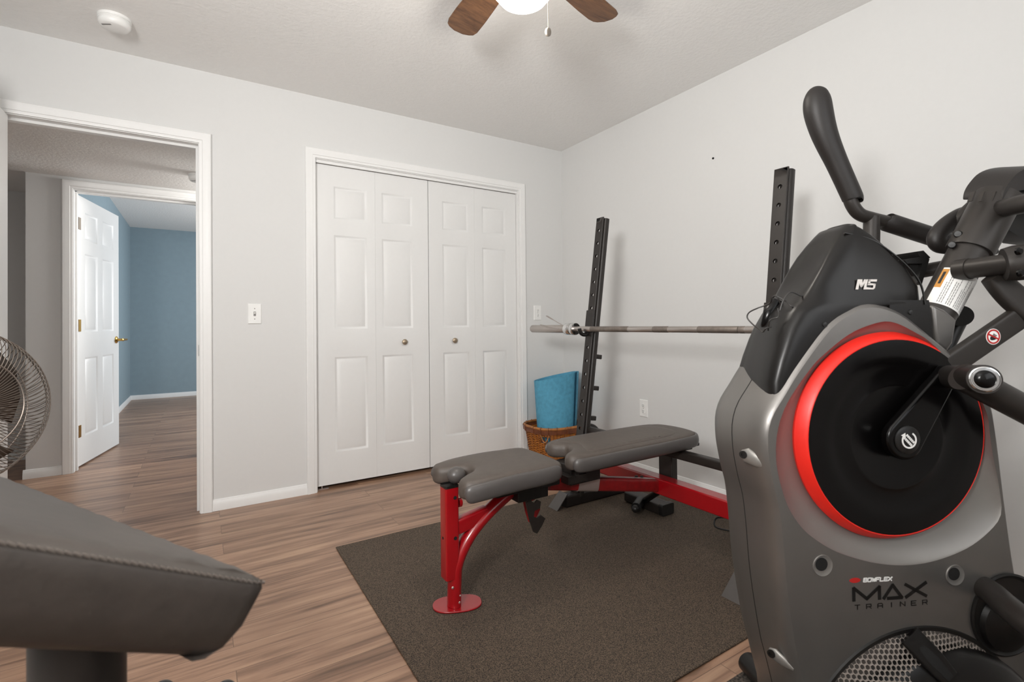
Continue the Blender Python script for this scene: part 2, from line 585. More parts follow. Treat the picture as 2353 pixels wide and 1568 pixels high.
ZR = [(.195, .80), (.975, 1.575), (1.675, 1.885)]
CH = 2.012
xs0, xs1 = CX0+.006, CX1-.006
mid = -1.167
for k, (a, b, kx) in enumerate(((xs0, mid-.002, -1.352), (mid+.002, xs1, -.976))):
    root = bpy.data.objects.new('door_%d' % (k+1), None)
    COL.objects.link(root)
    root.location = ((a+b)/2, .03, .022)
    root['kind'] = 'structure'
    root['label'] = ('left' if k == 0 else 'right') + ' white folding closet door with raised panels and small round knob'
    h = (b-a)/2
    for q in range(2):
        s0 = a+q*h
        lw = h-.0006
        m0, m1 = (.108, .052) if q == 0 else (.042, .112)
        if k == 1: m0, m1 = (.103, .048) if q == 0 else (.062, .090)
        pn = [(m0, lw-m1, z0, z1) for z0, z1 in ZR]
        obj('panel_leaf', leaf((s0, .03, .022), (1, 0, 0), (0, -1, 0), lw, CH, .030, pn), 'door', root)
    door_knob(root, (kx, .03, .905), (0, -1, 0), 'knobm', 'knob', .019)
tr = MB().box(CX0+.006, CX1-.006, .034, .056, CZ-.022, CZ-.006)
root = tag(obj('closet_track', tr, 'steel'), 'metal sliding track above the white closet doors', 'door track')
for x in (CX0+.03, mid-.03, mid+.03, CX1-.03):
    obj('pivot_pin', MB().lathe((x, .045, CH+.022), (0, 0, 1), [(.005, 0), (.005, .014)], 12), 'chip', root)
tag(obj('floor_pivot', MB().box(CX0+.004, CX0+.075, .03, .055, 0, .004).box(CX0+.004, CX0+.008, .03, .055, 0, .03).box(CX0+.034, CX0+.04, .04, .046, .004, .022), 'chip'),
    'small metal floor bracket under the left closet door', 'door bracket')

# blue room door, swung inwards
root = bpy.data.objects.new('door_3', None)
COL.objects.link(root)
ang = math.radians(78.5)
dv = V((math.cos(ang), math.sin(ang), 0))
nv = V((math.sin(ang), -math.cos(ang), 0))
p0 = V((HX0+.008, HY+.125, .012))
root.location = p0
root['kind'] = 'structure'
DP = [(.11, .335, .20, .79), (.425, .65, .20, .79), (.11, .335, .98, 1.57), (.425, .65, .98, 1.57), (.11, .335, 1.67, 1.88), (.425, .65, 1.67, 1.88)]
lf = obj('panel_leaf', leaf(p0+nv*.0, dv, nv, .76, 1.985, .035, DP), 'door', root)
kp = p0+dv*.70+V((0, 0, .905))
hd = MB().lathe(kp, nv, [(.030, 0), (.030, .004), (.022, .010), (.011, .012), (.010, .045), (.014, .050), (.0, .056)], 24)
hd.tube([kp+nv*.045, kp+nv*.047+dv*.05, kp+nv*.045+dv*.10], [.011, .009, .008], n=12)
obj('lever_handle', hd, 'brass', root, label='brass lever handle')
for i, (z, mm) in enumerate(((.265, 'brass'), (1.04, 'brass'), (1.79, 'nickel'))):
    h_ = MB()
    h_.box(HX0+.004, HX0+.006, HY+.088, HY+.124, z-.045, z+.045)
    c = p0+V((0, 0, z-.012))-nv*.006
    h_.obox(c+nv*.008+dv*.018, dv*.019, nv*.002, V((0, 0, .044)))
    h_.tube([c+V((0, 0, -.045)), c+V((0, 0, .045))], .006, n=10)
    obj('hinge', h_, mm, root)
# main door leaf, open against the left wall
root = bpy.data.objects.new('door_4', None)
COL.objects.link(root)
root.location = (-3.32, -.006, .012)
root['kind'] = 'structure'
obj('panel_leaf', leaf((-3.286, -.004, .012), (0, -1, 0), (1, 0, 0), .76, 2.01, .035, DP), 'door', root)
kp = V((-3.286, -.70, .92))
obj('door_knob', MB().lathe(kp, (1, 0, 0), [(.03, 0), (.03, .004), (.012, .01), (.012, .03), (.026, .045), (.028, .058), (.018, .068), (0, .07)], 24), 'brass', root)
for z in (.27, 1.05, 1.8):
    obj('hinge', MB().lathe((-3.325, -.008, z-.04), (0, 0, 1), [(.006, 0), (.006, .08)], 10), 'brass', root)


# ------------------------------------------------------------------ small wall and ceiling fittings
def plate(name, c, n, label, cat, kind):
    c, n = V(c), V(n)
    s = V((0, 0, 1)).cross(n)
    z = V((0, 0, 1))
    root = thing(name, label, cat, c)
    mb = MB()
    rings = []
    for ins, d in ((0, 0), (0, .003), (.003, .006)):
        a, b = .035-ins, .0575-ins
        rings.append([c+s*a*i+z*b*j+n*d for i, j in ((-1, -1), (1, -1), (1, 1), (-1, 1))])
    obj('cover_plate', mb.loft(rings), 'plate', root)
    if kind == 'switch':
        obj('slot', MB().obox(c+n*.0062, s*.006, z*.013, n*.0006), 'grey_ink', root)
        obj('toggle', MB().obox(c+n*.011+z*.004, s*.0042, z*.005+n*.002, n*.007), 'plate', root, bevel=.001)
        for q in (-.03, .03):
            obj('screw', MB().lathe(c+z*q+n*.006, n, [(.003, 0), (.002, .001)], 10), 'grey_ink', root)
    elif kind == 'outlet':
        for q in (-.0195, .0195):
            r_ = obj('receptacle', MB().lathe(c+z*q+n*.0055, n, [(.0155, 0), (.0155, .0015), (.014, .002)], 20), 'plate', root)
            obj('slot', MB().obox(c+z*(q+.003)+n*.0078-s*.005, s*.0009, z*.004, n*.0004).obox(c+z*(q+.003)+n*.0078+s*.005, s*.0009, z*.004, n*.0004).obox(c+z*(q-.007)+n*.0078, s*.002, z*.002, n*.0004), 'dark', r_)
        obj('screw', MB().lathe(c+n*.006, n, [(.003, 0), (.002, .001)], 10), 'grey_ink', root)
    return root


plate('light_switch', (-2.259, 0, 1.093), (0, -1, 0), 'white light switch on the wall between doorway and closet', 'light switch', 'switch')
plate('light_switch', (-.257, 0, 1.105), (0, -1, 0), 'white wall plate between closet trim and the room corner, above the barbell end', 'wall plate', 'outlet')
plate('wall_outlet', (0, -.867, .442), (-1, 0, 0), 'white electrical outlet low on the right wall above the weight bench', 'outlet', 'outlet')
tag(obj('wall_anchor', MB().lathe((0, -1.423, 1.971), (-1, 0, 0), [(.006, 0), (.006, .004), (.003, .006)], 12), 'dark'),
    'tiny black anchor hole mark high on the right wall', 'wall anchor')


def detector(c, r, label):
    root = thing('smoke_detector', label, 'smoke detector', c)
    c = V(c)
    obj('base_plate', MB().lathe(c, (0, 0, -1), [(r, 0), (r*1.0, .010), (r*.985, .012)], 48), 'plate', root)
    obj('cover', MB().lathe(c, (0, 0, -1), [(r*.95, .012), (r*.99, .014), (r*.99, .017), (r*.95, .018), (r*.97, .020), (r*.96, .032), (r*.86, .044), (r*.74, .048), (0, .049)], 48), 'plate', root)
    obj('vent_slot', MB().obox(c+V((-r*.42, -r*.38, -.0475)), V((.017, -.010, 0)), V((.002, .003, 0)), V((0, 0, .002))), 'grey_ink', root)
    return root


detector((-2.853, -.345, H), .063, 'round white smoke detector on the room ceiling at upper left')
detector((-2.53, .90, HZ), .063, 'white smoke detector on the lower hallway ceiling, partly behind the door trim')

# ceiling fan
FC = V((-1.592, -1.824, 0))
root = thing('ceiling_fan', 'ceiling fan with walnut blades and a lit white globe', 'ceiling fan', (FC.x, FC.y, 2.09))
obj('canopy', MB().lathe((FC.x, FC.y, H), (0, 0, -1), [(.075, 0), (.075, .02), (.06, .035), (.05, .045)], 40), 'fanm', root)
obj('motor_housing', MB().lathe((FC.x, FC.y, H-.04), (0, 0, -1), [(.05, 0), (.10, .015), (.115, .04), (.115, .09), (.10, .115), (.08, .125), (.085, .14), (.09, .16), (.07, .17)], 48), 'fanm', root)
gl = MB().lathe((FC.x, FC.y, H-.205), (0, 0, -1), [(.085, 0), (.11, .012), (.118, .035), (.108, .075), (.08, .110), (.045, .132), (0, .142)], 48)
obj('globe', gl, 'globe', root, label='lit white glass globe')
for k in range(5):
    a = math.radians(15.2+72*k)
    d, s = V((math.cos(a), math.sin(a), 0)), V((-math.sin(a), math.cos(a), 0))
    c = V((FC.x, FC.y, 2.30))
    tl = V((0, 0, math.tan(math.radians(9))))
    out = [(.17, -.045), (.22, -.053), (.30, -.060), (.42, -.066), (.50, -.067), (.528, -.060), (.540, -.045), (.551, -.02), (.552, .02), (.540, .048), (.527, .060), (.50, .066), (.42, .066), (.30, .060), (.22, .052), (.17, .045)]
    loop = [c+d*r_+s*q+tl*q for r_, q in out]
    b = obj('blade', MB().prism(loop, (0, 0, .007)), 'blade', root, bevel=.002)
    ir = MB()
    ir.prism([c+d*.09+s*.018, c+d*.16+s*.022, c+d*.215+s*.035+tl*.035, c+d*.23+tl*0, c+d*.215-s*.035-tl*.035, c+d*.16-s*.022, c+d*.09-s*.018], (0, 0, .006))
    for v_ in range(len(ir.v)): ir.v[v_] += V((0, 0, .008))
    obj('blade_iron', ir, 'fanm', b, bevel=.001)
cp = on_plane(1259, 40, (FC.x+.115, FC.y, 0), FW)
zb = on_plane(1259, 74, cp, FW).z
ch = MB()
n = 46
for i in range(n):
    ch.lathe((cp.x, cp.y, zb+.018+i*(H-.19-zb-.018)/n), (0, 0, 1), [(0, -.0014), (.0016, 0), (0, .0014)], 6)
ch.tube([(cp.x, cp.y, zb+.012), (cp.x, cp.y, H-.19)], .0004, n=4)
pc = obj('pull_chain', ch, 'fanm', root)
obj('fob', MB().lathe((cp.x, cp.y, zb), V((.35, -.9, -.25)), [(0, -.006), (.010, -.006), (.0135, -.004), (.0145, 0), (.0135, .004), (.010, .006), (0, .006)], 28), 'fanm', pc)
l = bpy.data.lights.new('globe_lamp', 'POINT')
l.energy = L_GLOBE
l.shadow_soft_size = .11
l.color = (1, .95, .87)
lo = bpy.data.objects.new('globe_lamp', l)
COL.objects.link(lo)
lo.location = (FC.x, FC.y, 2.03)

# ------------------------------------------------------------------ rug and mat
rg = MB()
N_ = 40
rg.box(-2.005, -.14, -2.262, -.855, .0, .007)
tag(obj('area_rug', rg, 'rug', bevel=.003), 'dark brown speckled rectangular rug under the weight bench', 'rug')
tag(obj('rubber_mat', MB().box(-2.25, -.3, -3.55, -2.345, 0, .006), 'rubber', bevel=.002), 'dark rubber floor mat under the large exercise machine at right', 'floor mat')

# ------------------------------------------------------------------ weight bench
BYC = -1.59
root = thing('weight_bench', 'red framed adjustable weight bench with grey vinyl pads on the rug', 'weight bench', (-1.1, BYC, .007))
def offset_loop(L, d):
    n = len(L)
    out = []
    area_ = sum(L[i][0]*L[(i+1) % n][1]-L[(i+1) % n][0]*L[i][1] for i in range(n))
    sg = 1 if area_ > 0 else -1
    for i in range(n):
        a, b, c = L[i-1], L[i], L[(i+1) % n]
        t1 = V((b[0]-a[0], b[1]-a[1])); t2 = V((c[0]-b[0], c[1]-b[1]))
        t1.normalize(); t2.normalize()
        n1 = V((t1.y, -t1.x))*sg; n2 = V((t2.y, -t2.x))*sg
        nn = n1+n2
        if nn.length < .1: nn = n1
        nn.normalize()
        k = 1/max(.6, nn.dot(n1))
        out.append((b[0]+nn.x*d*k, b[1]+nn.y*d*k))
    return out


def dense(L, k=6):
    P = smooth_path([V((a, b, 0)) for a, b in L], k, True)
    return [(p.x, p.y) for p in P]


def pad_mesh(L, prof, F, crown=.004, step=.012):
    """L: plan outline, prof: (inset, height) rings, F maps (x, y, h) to the world."""
    from mathutils.geometry import delaunay_2d_cdt
    mb = MB()
    mb.loft([[F(x, y, h) for x, y in offset_loop(L, -ins)] for ins, h in prof], True, False)
    R = offset_loop(L, -prof[-1][0])
    h0 = prof[-1][1]
    n = len(R)
    def inside(x, y):
        c = False
        for i in range(n):
            (x0, y0), (x1, y1) = R[i-1], R[i]
            if (y0 > y) != (y1 > y) and x < (x1-x0)*(y-y0)/(y1-y0)+x0: c = not c
        return c
    pts = [V(p) for p in R]
    xs = [p[0] for p in R]; ys = [p[1] for p in R]
    hs = [h0]*n
    x = min(xs)+step/2
    while x < max(xs):
        y = min(ys)+step/2
        while y < max(ys):
            if inside(x, y):
                d = min((x-p[0])**2+(y-p[1])**2 for p in R)**.5
                if d > step*.45:
                    pts.append(V((x, y)))
                    hs.append(h0+crown*(1-math.exp(-d/.018)))
            y += step
        x += step
    vo, _, fo, ov, _, _ = delaunay_2d_cdt(pts, [], [list(range(n))], 1, 1e-7)
    mb.add([F(v.x, v.y, hs[o[0]] if o else h0) for v, o in zip(vo, ov)], [tuple(f) for f in fo])
    return mb


ST = [(-1.795, -1.475), (-1.775, -1.450), (-1.70, -1.435), (-1.55, -1.430), (-1.42, -1.432), (-1.365, -1.445), (-1.342, -1.48), (-1.337, -1.59), (-1.342, -1.70), (-1.365, -1.738), (-1.42, -1.748), (-1.55, -1.752), (-1.70, -1.748), (-1.765, -1.735), (-1.788, -1.71), (-1.785, -1.675), (-1.745, -1.645), (-1.700, -1.622), (-1.682, -1.59), (-1.700, -1.558), (-1.75, -1.540), (-1.792, -1.515)]
def FS(x, y, h):
    return V((-1.359+(x+1.337)*.94, y, .434+h - max(0, -1.66-x)*.05))
sd = dense(ST, 5)
PF = [(.010, 0), (.003, .004), (0, .014), (0, .040), (.0025, .050), (.007, .057), (.012, .061), (.017, .0625)]
st = obj('seat_pad', pad_mesh(sd, PF, FS), 'vinyl', root, angle=60)
def side_roll(pts, a, b, par, name='side_roll'):
    P = smooth_path(pts, 8)
    n = len(P)
    ra, rb = [], []
    for i in range(n):
        e = min(i, n-1-i)/5
        k = math.sqrt(max(.02, 1-(1-min(1, e))**2))
        ra.append(a*k); rb.append(b*k)
    return obj(name, MB().tube(P, ra, rb, n=20), 'vinyls', par, angle=80, label='smooth lighter grey side roll')
side_roll([FS(-1.792, -1.735, .022), FS(-1.74, -1.752, .026), FS(-1.60, -1.757, .030), FS(-1.45, -1.754, .030), FS(-1.365, -1.742, .032)], .013, .030, st)
side_roll([FS(-1.79, -1.450, .022), FS(-1.70, -1.430, .028), FS(-1.55, -1.425, .030), FS(-1.38, -1.438, .030)], .013, .028, st)
nr_ = MB()
nr_.lathe((-1.745, BYC+.004, .474), (1, 0, 0), [(.0295*math.sin(PI*k/18), -.034*math.cos(PI*k/18)) for k in range(19)], 26)
obj('nose_roll', nr_, 'vinyls', st, angle=80)
BK = [(-1.262, -1.500), (-1.245, -1.465), (-1.18, -1.445), (-1.0, -1.438), (-.75, -1.437), (-.60, -1.447), (-.53, -1.475), (-.505, -1.53), (-.498, -1.59), (-.505, -1.65), (-.53, -1.705), (-.60, -1.733), (-.75, -1.743), (-1.0, -1.742), (-1.20, -1.738), (-1.285, -1.728), (-1.318, -1.700), (-1.310, -1.665), (-1.275, -1.640), (-1.235, -1.615), (-1.222, -1.585), (-1.215, -1.555), (-1.245, -1.530)]
def FB(x, y, h):
    return V((-1.30+(x+1.30)*.965, y, .447+h))
bd = dense(BK, 5)
bk = obj('back_pad', pad_mesh(bd, [(.010, 0), (.003, .004), (0, .014), (0, .036), (.003, .046), (.007, .052), (.012, .0555), (.017, .057)], FB), 'vinyl', root, angle=60)
side_roll([FB(-1.315, -1.722, .024), FB(-1.26, -1.745, .024), FB(-1.1, -1.750, .026), FB(-.85, -1.752, .026), FB(-.62, -1.742, .026), FB(-.54, -1.712, .026), FB(-.508, -1.65, .026)], .012, .027, bk)
side_roll([FB(-1.255, -1.462, .024), FB(-1.15, -1.438, .026), FB(-.95, -1.430, .026), FB(-.62, -1.440, .026), FB(-.53, -1.47, .026)], .012, .027, bk)
# raised middle field of the back pad
IN = [(-1.20, -1.705), (-.95, -1.712), (-.72, -1.705), (-.62, -1.66), (-.60, -1.59), (-.62, -1.52), (-.72, -1.475), (-.95, -1.468), (-1.20, -1.475), (-1.17, -1.59)]
obj('centre_panel', pad_mesh(dense(IN, 8), [(0, .055), (.002, .0605), (.006, .0625), (.012, .0635)], FB), 'vinyl', bk, angle=60)
# brackets under the pads
obj('seat_bracket', MB().box(-1.62, -1.33, -1.66, -1.52, .385, .430).box(-1.52, -1.38, -1.65, -1.53, .345, .39), 'blackp', root, bevel=.004)
ul = MB().box(-1.25, -.52, -1.655, -1.635, .405, .440).box(-1.25, -.52, -1.545, -1.525, .405, .440).box(-.53, -.50, -1.68, -1.50, .425, .440).box(-1.26, -1.10, -1.64, -1.54, .36, .44)
obj('back_rail', ul, 'black', root, bevel=.003)
# main spine: slopes from under the seat down to the rack beam
sp = [V((-1.40, BYC, .385)), V((-1.26, BYC, .362)), V((-.73, BYC, .252))]
rt = lambda a, b, r1, r2, m, nm, **k: obj(nm, MB().tube([a, b], r1, r2, n=24, rect=5, up=(0, 0, 1)), m, root, **k)
rt(V((-1.34, BYC, .378)), V((-.71, BYC, .252)), .025, .030, 'redw', 'spine_tube')
a_, b_ = V((-1.195, BYC, .349)), V((-1.085, BYC, .327))
rt(a_, b_, .0265, .0315, 'chip', 'sleeve', label='bare steel sleeve')
obj('pivot_bolt', MB().lathe((-1.24, BYC-.06, .40), (0, 1, 0), [(.010, -.012), (.010, .11)], 16).box(-1.29, -1.19, -1.66, -1.52, .375, .405), 'black', root)
hs_ = MB()
for x in (-.835, -.80): hs_.lathe((x, BYC, .306+(-.80-x)*.2-.002), (0, 0, 1), [(.008, 0), (.008, .004), (.005, .005)], 12)
obj('bolt_head', hs_, 'black', root)
# curved front leg
leg = smooth_path([(-1.760, BYC, .015), (-1.757, BYC, .10), (-1.748, BYC, .165), (-1.70, BYC, .245), (-1.62, BYC, .315), (-1.50, BYC, .385)], 10)
lg = obj('front_leg', MB().tube(leg, .024, .030, n=24, up=(0, 1, 0)), 'red', root, angle=70)
fp = []
for i in range(40):
    a = 2*PI*i/40
    c, s = math.cos(a), math.sin(a)
    p_ = .088*math.copysign(abs(c)**.8, c); q_ = .055*math.copysign(abs(s)**.8, s)
    fp.append((-1.745+.93*p_+.37*q_, BYC+.005-.37*p_+.93*q_, .008))
obj('foot_plate', MB().prism(fp, (0, 0, .006)), 'red', lg, bevel=.002)
for (px, py, a, b) in ((1041, 1352, 3, 11), (1056, 1386, 3, 6), (1058, 1370, 2, 3)):
    c = on_plane(px, py, (0, BYC-.030, 0), (0, 1, 0))
    obj('paint_chip', MB().lathe(c+V((0, .002, 0)), (0, -1, 0), [(.0018*a, 0), (.001*a, .0025)], 7), 'chip', lg)
tb = MB().tube([(-1.775, BYC, .118), (-1.775, BYC, .440)], .026, .026, n=24, rect=9, up=(0, 1, 0))
rc = obj('accessory_post', tb, 'red', root)
obj('end_cap', MB().tube([(-1.775, BYC, .440), (-1.775, BYC, .449)], .0265, .0265, n=24, rect=9, up=(0, 1, 0), cap=False).tube([(-1.775, BYC, .430), (-1.775, BYC, .444)], .021, .021, n=24, rect=9, up=(0, 1, 0)), 'blackp', rc)
for z in (.405, .262): obj('bolt_hole', MB().lathe((-1.765, BYC-.0262, z), (0, -1, 0), [(.0065, 0), (.0065, .0008)], 16), 'dark', rc)
obj('bolt_hole', MB().lathe((-1.8012, BYC, .262), (-1, 0, 0), [(.005, 0), (.005, .0008)], 16), 'dark', rc)
obj('brace', MB().tube([(-1.752, BYC, .292), (-1.625, BYC, .315)], .021, .026, n=24, rect=8, up=(0, 0, 1)), 'red', root)
obj('lock_knob', MB().lathe((-1.748, BYC, .375), (1, 0, 0), [(.006, 0), (.006, .006), (.016, .007), (.016, .018), (.012, .021)], 20), 'red', rc)
# toothed adjustment plates
for y, mm in ((-1.545, 'redw'), (-1.635, 'black')):
    prof = [(-1.475, .40), (-1.44, .40), (-1.435, .355), (-1.44, .335), (-1.425, .325), (-1.412, .335), (-1.395, .325), (-1.40, .300), (-1.425, .295), (-1.43, .275), (-1.415, .265), (-1.395, .272), (-1.375, .255), (-1.39, .232), (-1.415, .205), (-1.432, .215), (-1.448, .26), (-1.462, .32)]
    obj('notch_plate', MB().prism([(x+(.03 if mm == 'redw' else -.01), y, z) for x, z in prof], (0, .006, 0)), mm, root)
# rear foot
rf = MB().tube([(-.46, -1.18, .038), (-.46, -1.435, .038)], .044, .027, n=24, rect=8)
rf = obj('rear_foot', rf, 'black', root)
obj('foot_cap', MB().tube([(-.46, -1.425, .040), (-.46, -1.452, .040)], .046, .030, n=24, rect=8), 'blackp', rf, bevel=.002)
obj('rear_link', MB().tube([(-.62, BYC+.03, .21), (-.50, -1.33, .06)], .016, n=14).tube([(-.60, -1.36, .05), (-.50, -1.30, .05)], .026, n=12).ball((-.615, -1.37, .05), .02), 'blackp', root)

# ------------------------------------------------------------------ barbell rack
root = thing('barbell_rack', 'black barbell rack with drilled uprights and red cross beam by the right wall', 'squat rack', (-.65, -1.58, .007))
def upx(z): return -.735+.14*(z-.03)
for y in (-1.045, -2.115):
    c0, c1 = V((upx(.05), y, .05)), V((upx(1.632), y, 1.632))
    ax = (c1-c0).normalized()
    fx = V((ax.z, 0, -ax.x))          # points to +x, away from the bench
    mb = MB()
    # C-section: front wall with real holes, sides and rounded back
    hz = [i for i in range(60)]
    hw, dp, n_ = .029, .030, 24
    DB = -dp+.010
    L = (c1-c0).length
    holes = [L-.075-.0765*i for i in range(int((L-.2)/.0765))]
    def P(s, q, r): return c0+ax*s+V((0, 1, 0))*q+fx*r
    # front wall with holes
    cuts = [0]+sorted(h for h in holes)+[L]
    zc = 0
    segs = 16
    for h in sorted(holes):
        a, b = h-.03825, h+.03825
        hole = [(.0095*math.sin(2*PI*i/segs+PI/segs), .0095*math.cos(2*PI*i/segs+PI/segs)) for i in range(segs)]
        sq = []
        for q, s_ in hole:
            k = max(abs(q)/(hw-.003), abs(s_)/.03825)
            sq.append((q/k, s_/k))
        outer = [P(h+s_, q, -dp) for q, s_ in sq]
        inner = [P(h+s_, q, -dp) for q, s_ in hole]
        inn2 = [P(h+s_, q, -dp+.004) for q, s_ in hole]
        mb.loft([outer, inner, inn2], False, False)
        sq2 = []
        for q, s_ in hole:
            k = max(abs(q)/(hw-.002), abs(s_)/.03825)
            sq2.append((q/k, s_/k))
        out2 = [P(h+s_, q, DB) for q, s_ in sq2]
        inb = [P(h+s_, q, DB) for q, s_ in hole]
        inb2 = [P(h+s_, q, DB-.004) for q, s_ in hole]
        mb.loft([out2, inb, inb2], False, False)
    lo_, hi_ = min(holes)-.03825, max(holes)+.03825
    for a, b in ((0, lo_), (hi_, L)):
        for r_, q_ in ((-dp, hw-.003), (DB, hw-.002)):
            mb.add([P(a, -q_, r_), P(a, q_, r_), P(b, q_, r_), P(b, -q_, r_)], [(0, 1, 2, 3)])
    for sg in (-1, 1):
        arc = [(sg*q, r_) for q, r_ in ((hw-.003, -dp), (hw-.0008, -dp+.001), (hw, -dp+.003), (hw, DB-.002), (hw-.002, DB))]
        outl = ([(q, r_) for q, r_ in arc] if sg < 0 else [(q, r_) for q, r_ in outl]+[(q, r_) for q, r_ in arc[::-1]])
        for i in range(len(arc)-1):
            (q0, r0), (q1, r1) = arc[i], arc[i+1]
            mb.add([P(0, q0, r0), P(0, q1, r1), P(L, q1, r1), P(L, q0, r0)], [(0, 1, 2, 3)])
    up_ = obj('upright', mb, 'black', root, angle=50)
    cap_ = [P(L-.0005, q, r_) for q, r_ in outl]
    obj('top_cap', MB().prism(cap_, ax*.003), 'black', up_)
    obj('back_tube', MB().tube([P(0, -.009, DB+.024), P(L-.001, -.009, DB+.024)], .0195, .026, n=26, rect=3, up=(0, 1, 0)), 'black', up_, angle=70)
    zt = .985
    ch_ = V((upx(zt)-.031, y, zt))
    hk = MB()
    hk.obox(ch_+V((.0, 0, .035)), V((.003, 0, 0)), V((0, .031, 0)), ax*.075)
    hk.obox(ch_+V((.028, .033 if y > -1.5 else -.033, .02)), V((.028, 0, 0)), V((0, .003, 0)), ax*.06)
    obj('hook_plate', hk, 'black', up_, bevel=.002)
    obj('bar_hook', MB().tube(smooth_path([ch_+V((0, 0, -.022)), ch_+V((-.035, 0, -.032)), ch_+V((-.062, 0, -.022)), ch_+V((-.074, 0, .004))], 6), .011, n=14, up=(0, 1, 0)), 'blackp', up_)
    for z in ((.83, .65, .48) if y > -1.5 else (.83,)):
        obj('storage_peg', MB().tube([P(z/ax.z-.05, -.009, .02), P(z/ax.z-.05, -.009, .066)], .013, n=16, rect=6, up=(0, 1, 0)), 'black', up_)
    # floor rail with slanted end plate
    rl = MB().tube([(-.835, y, .040), (-.36, y, .040)], .030, .032, n=24, rect=8)
    rl = obj('floor_rail', rl, 'black', root)
    obj('end_plate', MB().prism([(-.905, y-.035, .008), (-.905, y+.045, .008), (-.835, y+.036, .085), (-.835, y-.036, .085)], (.006, 0, 0)), 'vinyls', rl)
    obj('foot_gusset', MB().prism([(upx(.07)-.03, y-.02, .07), (upx(.07)+.05, y-.02, .07), (upx(.2)+.03, y-.02, .2), (upx(.2)-.03, y-.02, .2)], (0, .04, 0)), 'black', rl)
obj('cross_beam', MB().box(-.715, -.645, -2.085, -1.075, .212, .287), 'red', root, bevel=.006, label='red square steel cross beam')
obj('rear_bar', MB().tube([(-.665, -2.10, .412), (-.665, -1.06, .412)], .020, .020, n=20, rect=7), 'black', root)
obj('support_post', MB().box(-.64, -.60, -1.63, -1.55, .20, .41), 'black', root, bevel=.004)
obj('adjuster_foot', MB().box(-.43, -.40, -1.83, -1.80, .007, .12).tube(smooth_path([(-.43, -1.80, .10), (-.46, -1.74, .09), (-.47, -1.74, .05), (-.43, -1.80, .04)], 6), .004, n=8).box(-.44, -.36, -2.10, -1.79, .10, .13), 'blackp', root)
obj('wheel', MB().lathe((-.60, -1.0, .37), (.5, .75, 0), [(0, -.015), (.05, -.015), (.06, -.010), (.062, 0), (.06, .010), (.05, .015), (0, .015)], 32), 'black', root)
obj('wheel_axle', MB().tube([(-.72, -1.045, .37), (-.60, -1.0, .37)], .012, n=14), 'black', root)

# ------------------------------------------------------------------ barbell
BXp, BZ = -.664, .986
root = thing('barbell', 'long steel barbell resting in the rack hooks', 'barbell', (BXp, -1.57, BZ))
Y = lambda y: V((BXp, y, BZ))
def seg(name, y0, y1, r, m, prof=None):
    return obj(name, MB().lathe(Y(y0), (0, -1, 0), prof or [(r*.94, 0), (r, .003), (r, abs(y1-y0)-.003), (r*.94, abs(y1-y0))], 28), m, root)
seg('sleeve', -.520, -.905, .0245, 'steel')
seg('sleeve', -2.235, -2.62, .0245, 'steel')
seg('sleeve_flange', -.935, -.965, .036, 'chrome')
seg('sleeve_flange', -2.175, -2.205, .036, 'chrome')
seg('shaft_end', -.905, -1.10, .0155, 'steel')
seg('shaft_end', -2.03, -2.235, .0155, 'steel')
def shy(px): return on_plane(px, 759, (BXp, 0, 0), (1, 0, 0)).y
for a, b, m in ((-1.10, shy(1445), 'knurl'), (shy(1445), shy(1502), 'steel'), (shy(1502), shy(1537), 'knurl'), (shy(1537), shy(1605), 'steel'), (shy(1605), shy(1698), 'knurl'), (shy(1698)-.002, -2.03, 'knurl')):
    seg('grip_section', a, b, .0148 if m == 'steel' else .0152, m)
cc = thing('spring_collar', 'chrome spring collar with two squeeze handles clamped on the barbell left end', 'barbell collar', Y(-.90))
obj('coil', MB().lathe(Y(-.875), (0, -1, 0), [(.0255, 0), (.030, -.001), (.034, .004), (.035, .018), (.034, .046), (.030, .051), (.0255, .050)], 36), 'chrome', cc)
for (px, py), (qx, qy), sg in (((1263, 727), (1299, 748), 1), ((1258, 748), (1293, 756), -1)):
    a = on_plane(px, py, (BXp, 0, 0), (1, 0, 0)); b = on_plane(qx, qy, (BXp, 0, 0), (1, 0, 0))
    a.x -= .02 if sg > 0 else .05
    b.x -= .02 if sg > 0 else .03
    d = (b-a)
    s_ = V((0, .006, .0)) if sg > 0 else V((0, .003, .004))
    w_ = MB().tube([b, a+d*.35], .0022, n=8).tube(smooth_path([a+d*.42+s_*.2, a+d*.3+s_, a+s_, a-d*.03, a-s_, a+d*.3-s_, a+d*.42-s_*.2], 5), .0024, n=8)
    obj('squeeze_handle', w_, 'steel', cc)

# ------------------------------------------------------------------ wicker basket and blue mat
bc = V((-.265, -.225, 0))
root = thing('wicker_basket', 'brown wicker basket in the corner beside the closet', 'basket', (bc.x, bc.y, 0))
def bpt(a, r, z, e=2.8):
    c, s = math.cos(a), math.sin(a)
    return V((bc.x+r*1.06*math.copysign(abs(c)**(2/e), c), bc.y+r*.92*math.copysign(abs(s)**(2/e), s), z))
NS = 44
wv = MB()
rows = 26
skip = lambda a, z: (z > .165 and z < .205 and min(abs((a-math.radians(215)+PI) % (2*PI)-PI), abs((a-math.radians(35)+PI) % (2*PI)-PI)) < .19)
for k in range(rows):
    z = .008+k*.0088
    r0 = .165+.035*(z/.27)
    pts, runs, cur = [], [], []
    for i in range(NS*2):
        a = 2*PI*i/(NS*2)
        p = bpt(a, r0+.0035*math.cos(PI*i+PI*k) if False else r0+.0035*math.sin(PI*i/2+PI*k+PI/4), z)
        if skip(a, z):
            if len(cur) > 1: runs.append(cur)
            cur = []
        else: cur.append(p)
    if cur and runs: runs[0] = cur+runs[0]
    if runs:
        for r_ in runs: wv.tube(r_, .0046, n=6)
    else: wv.tube(cur, .0046, n=6, closed=True)
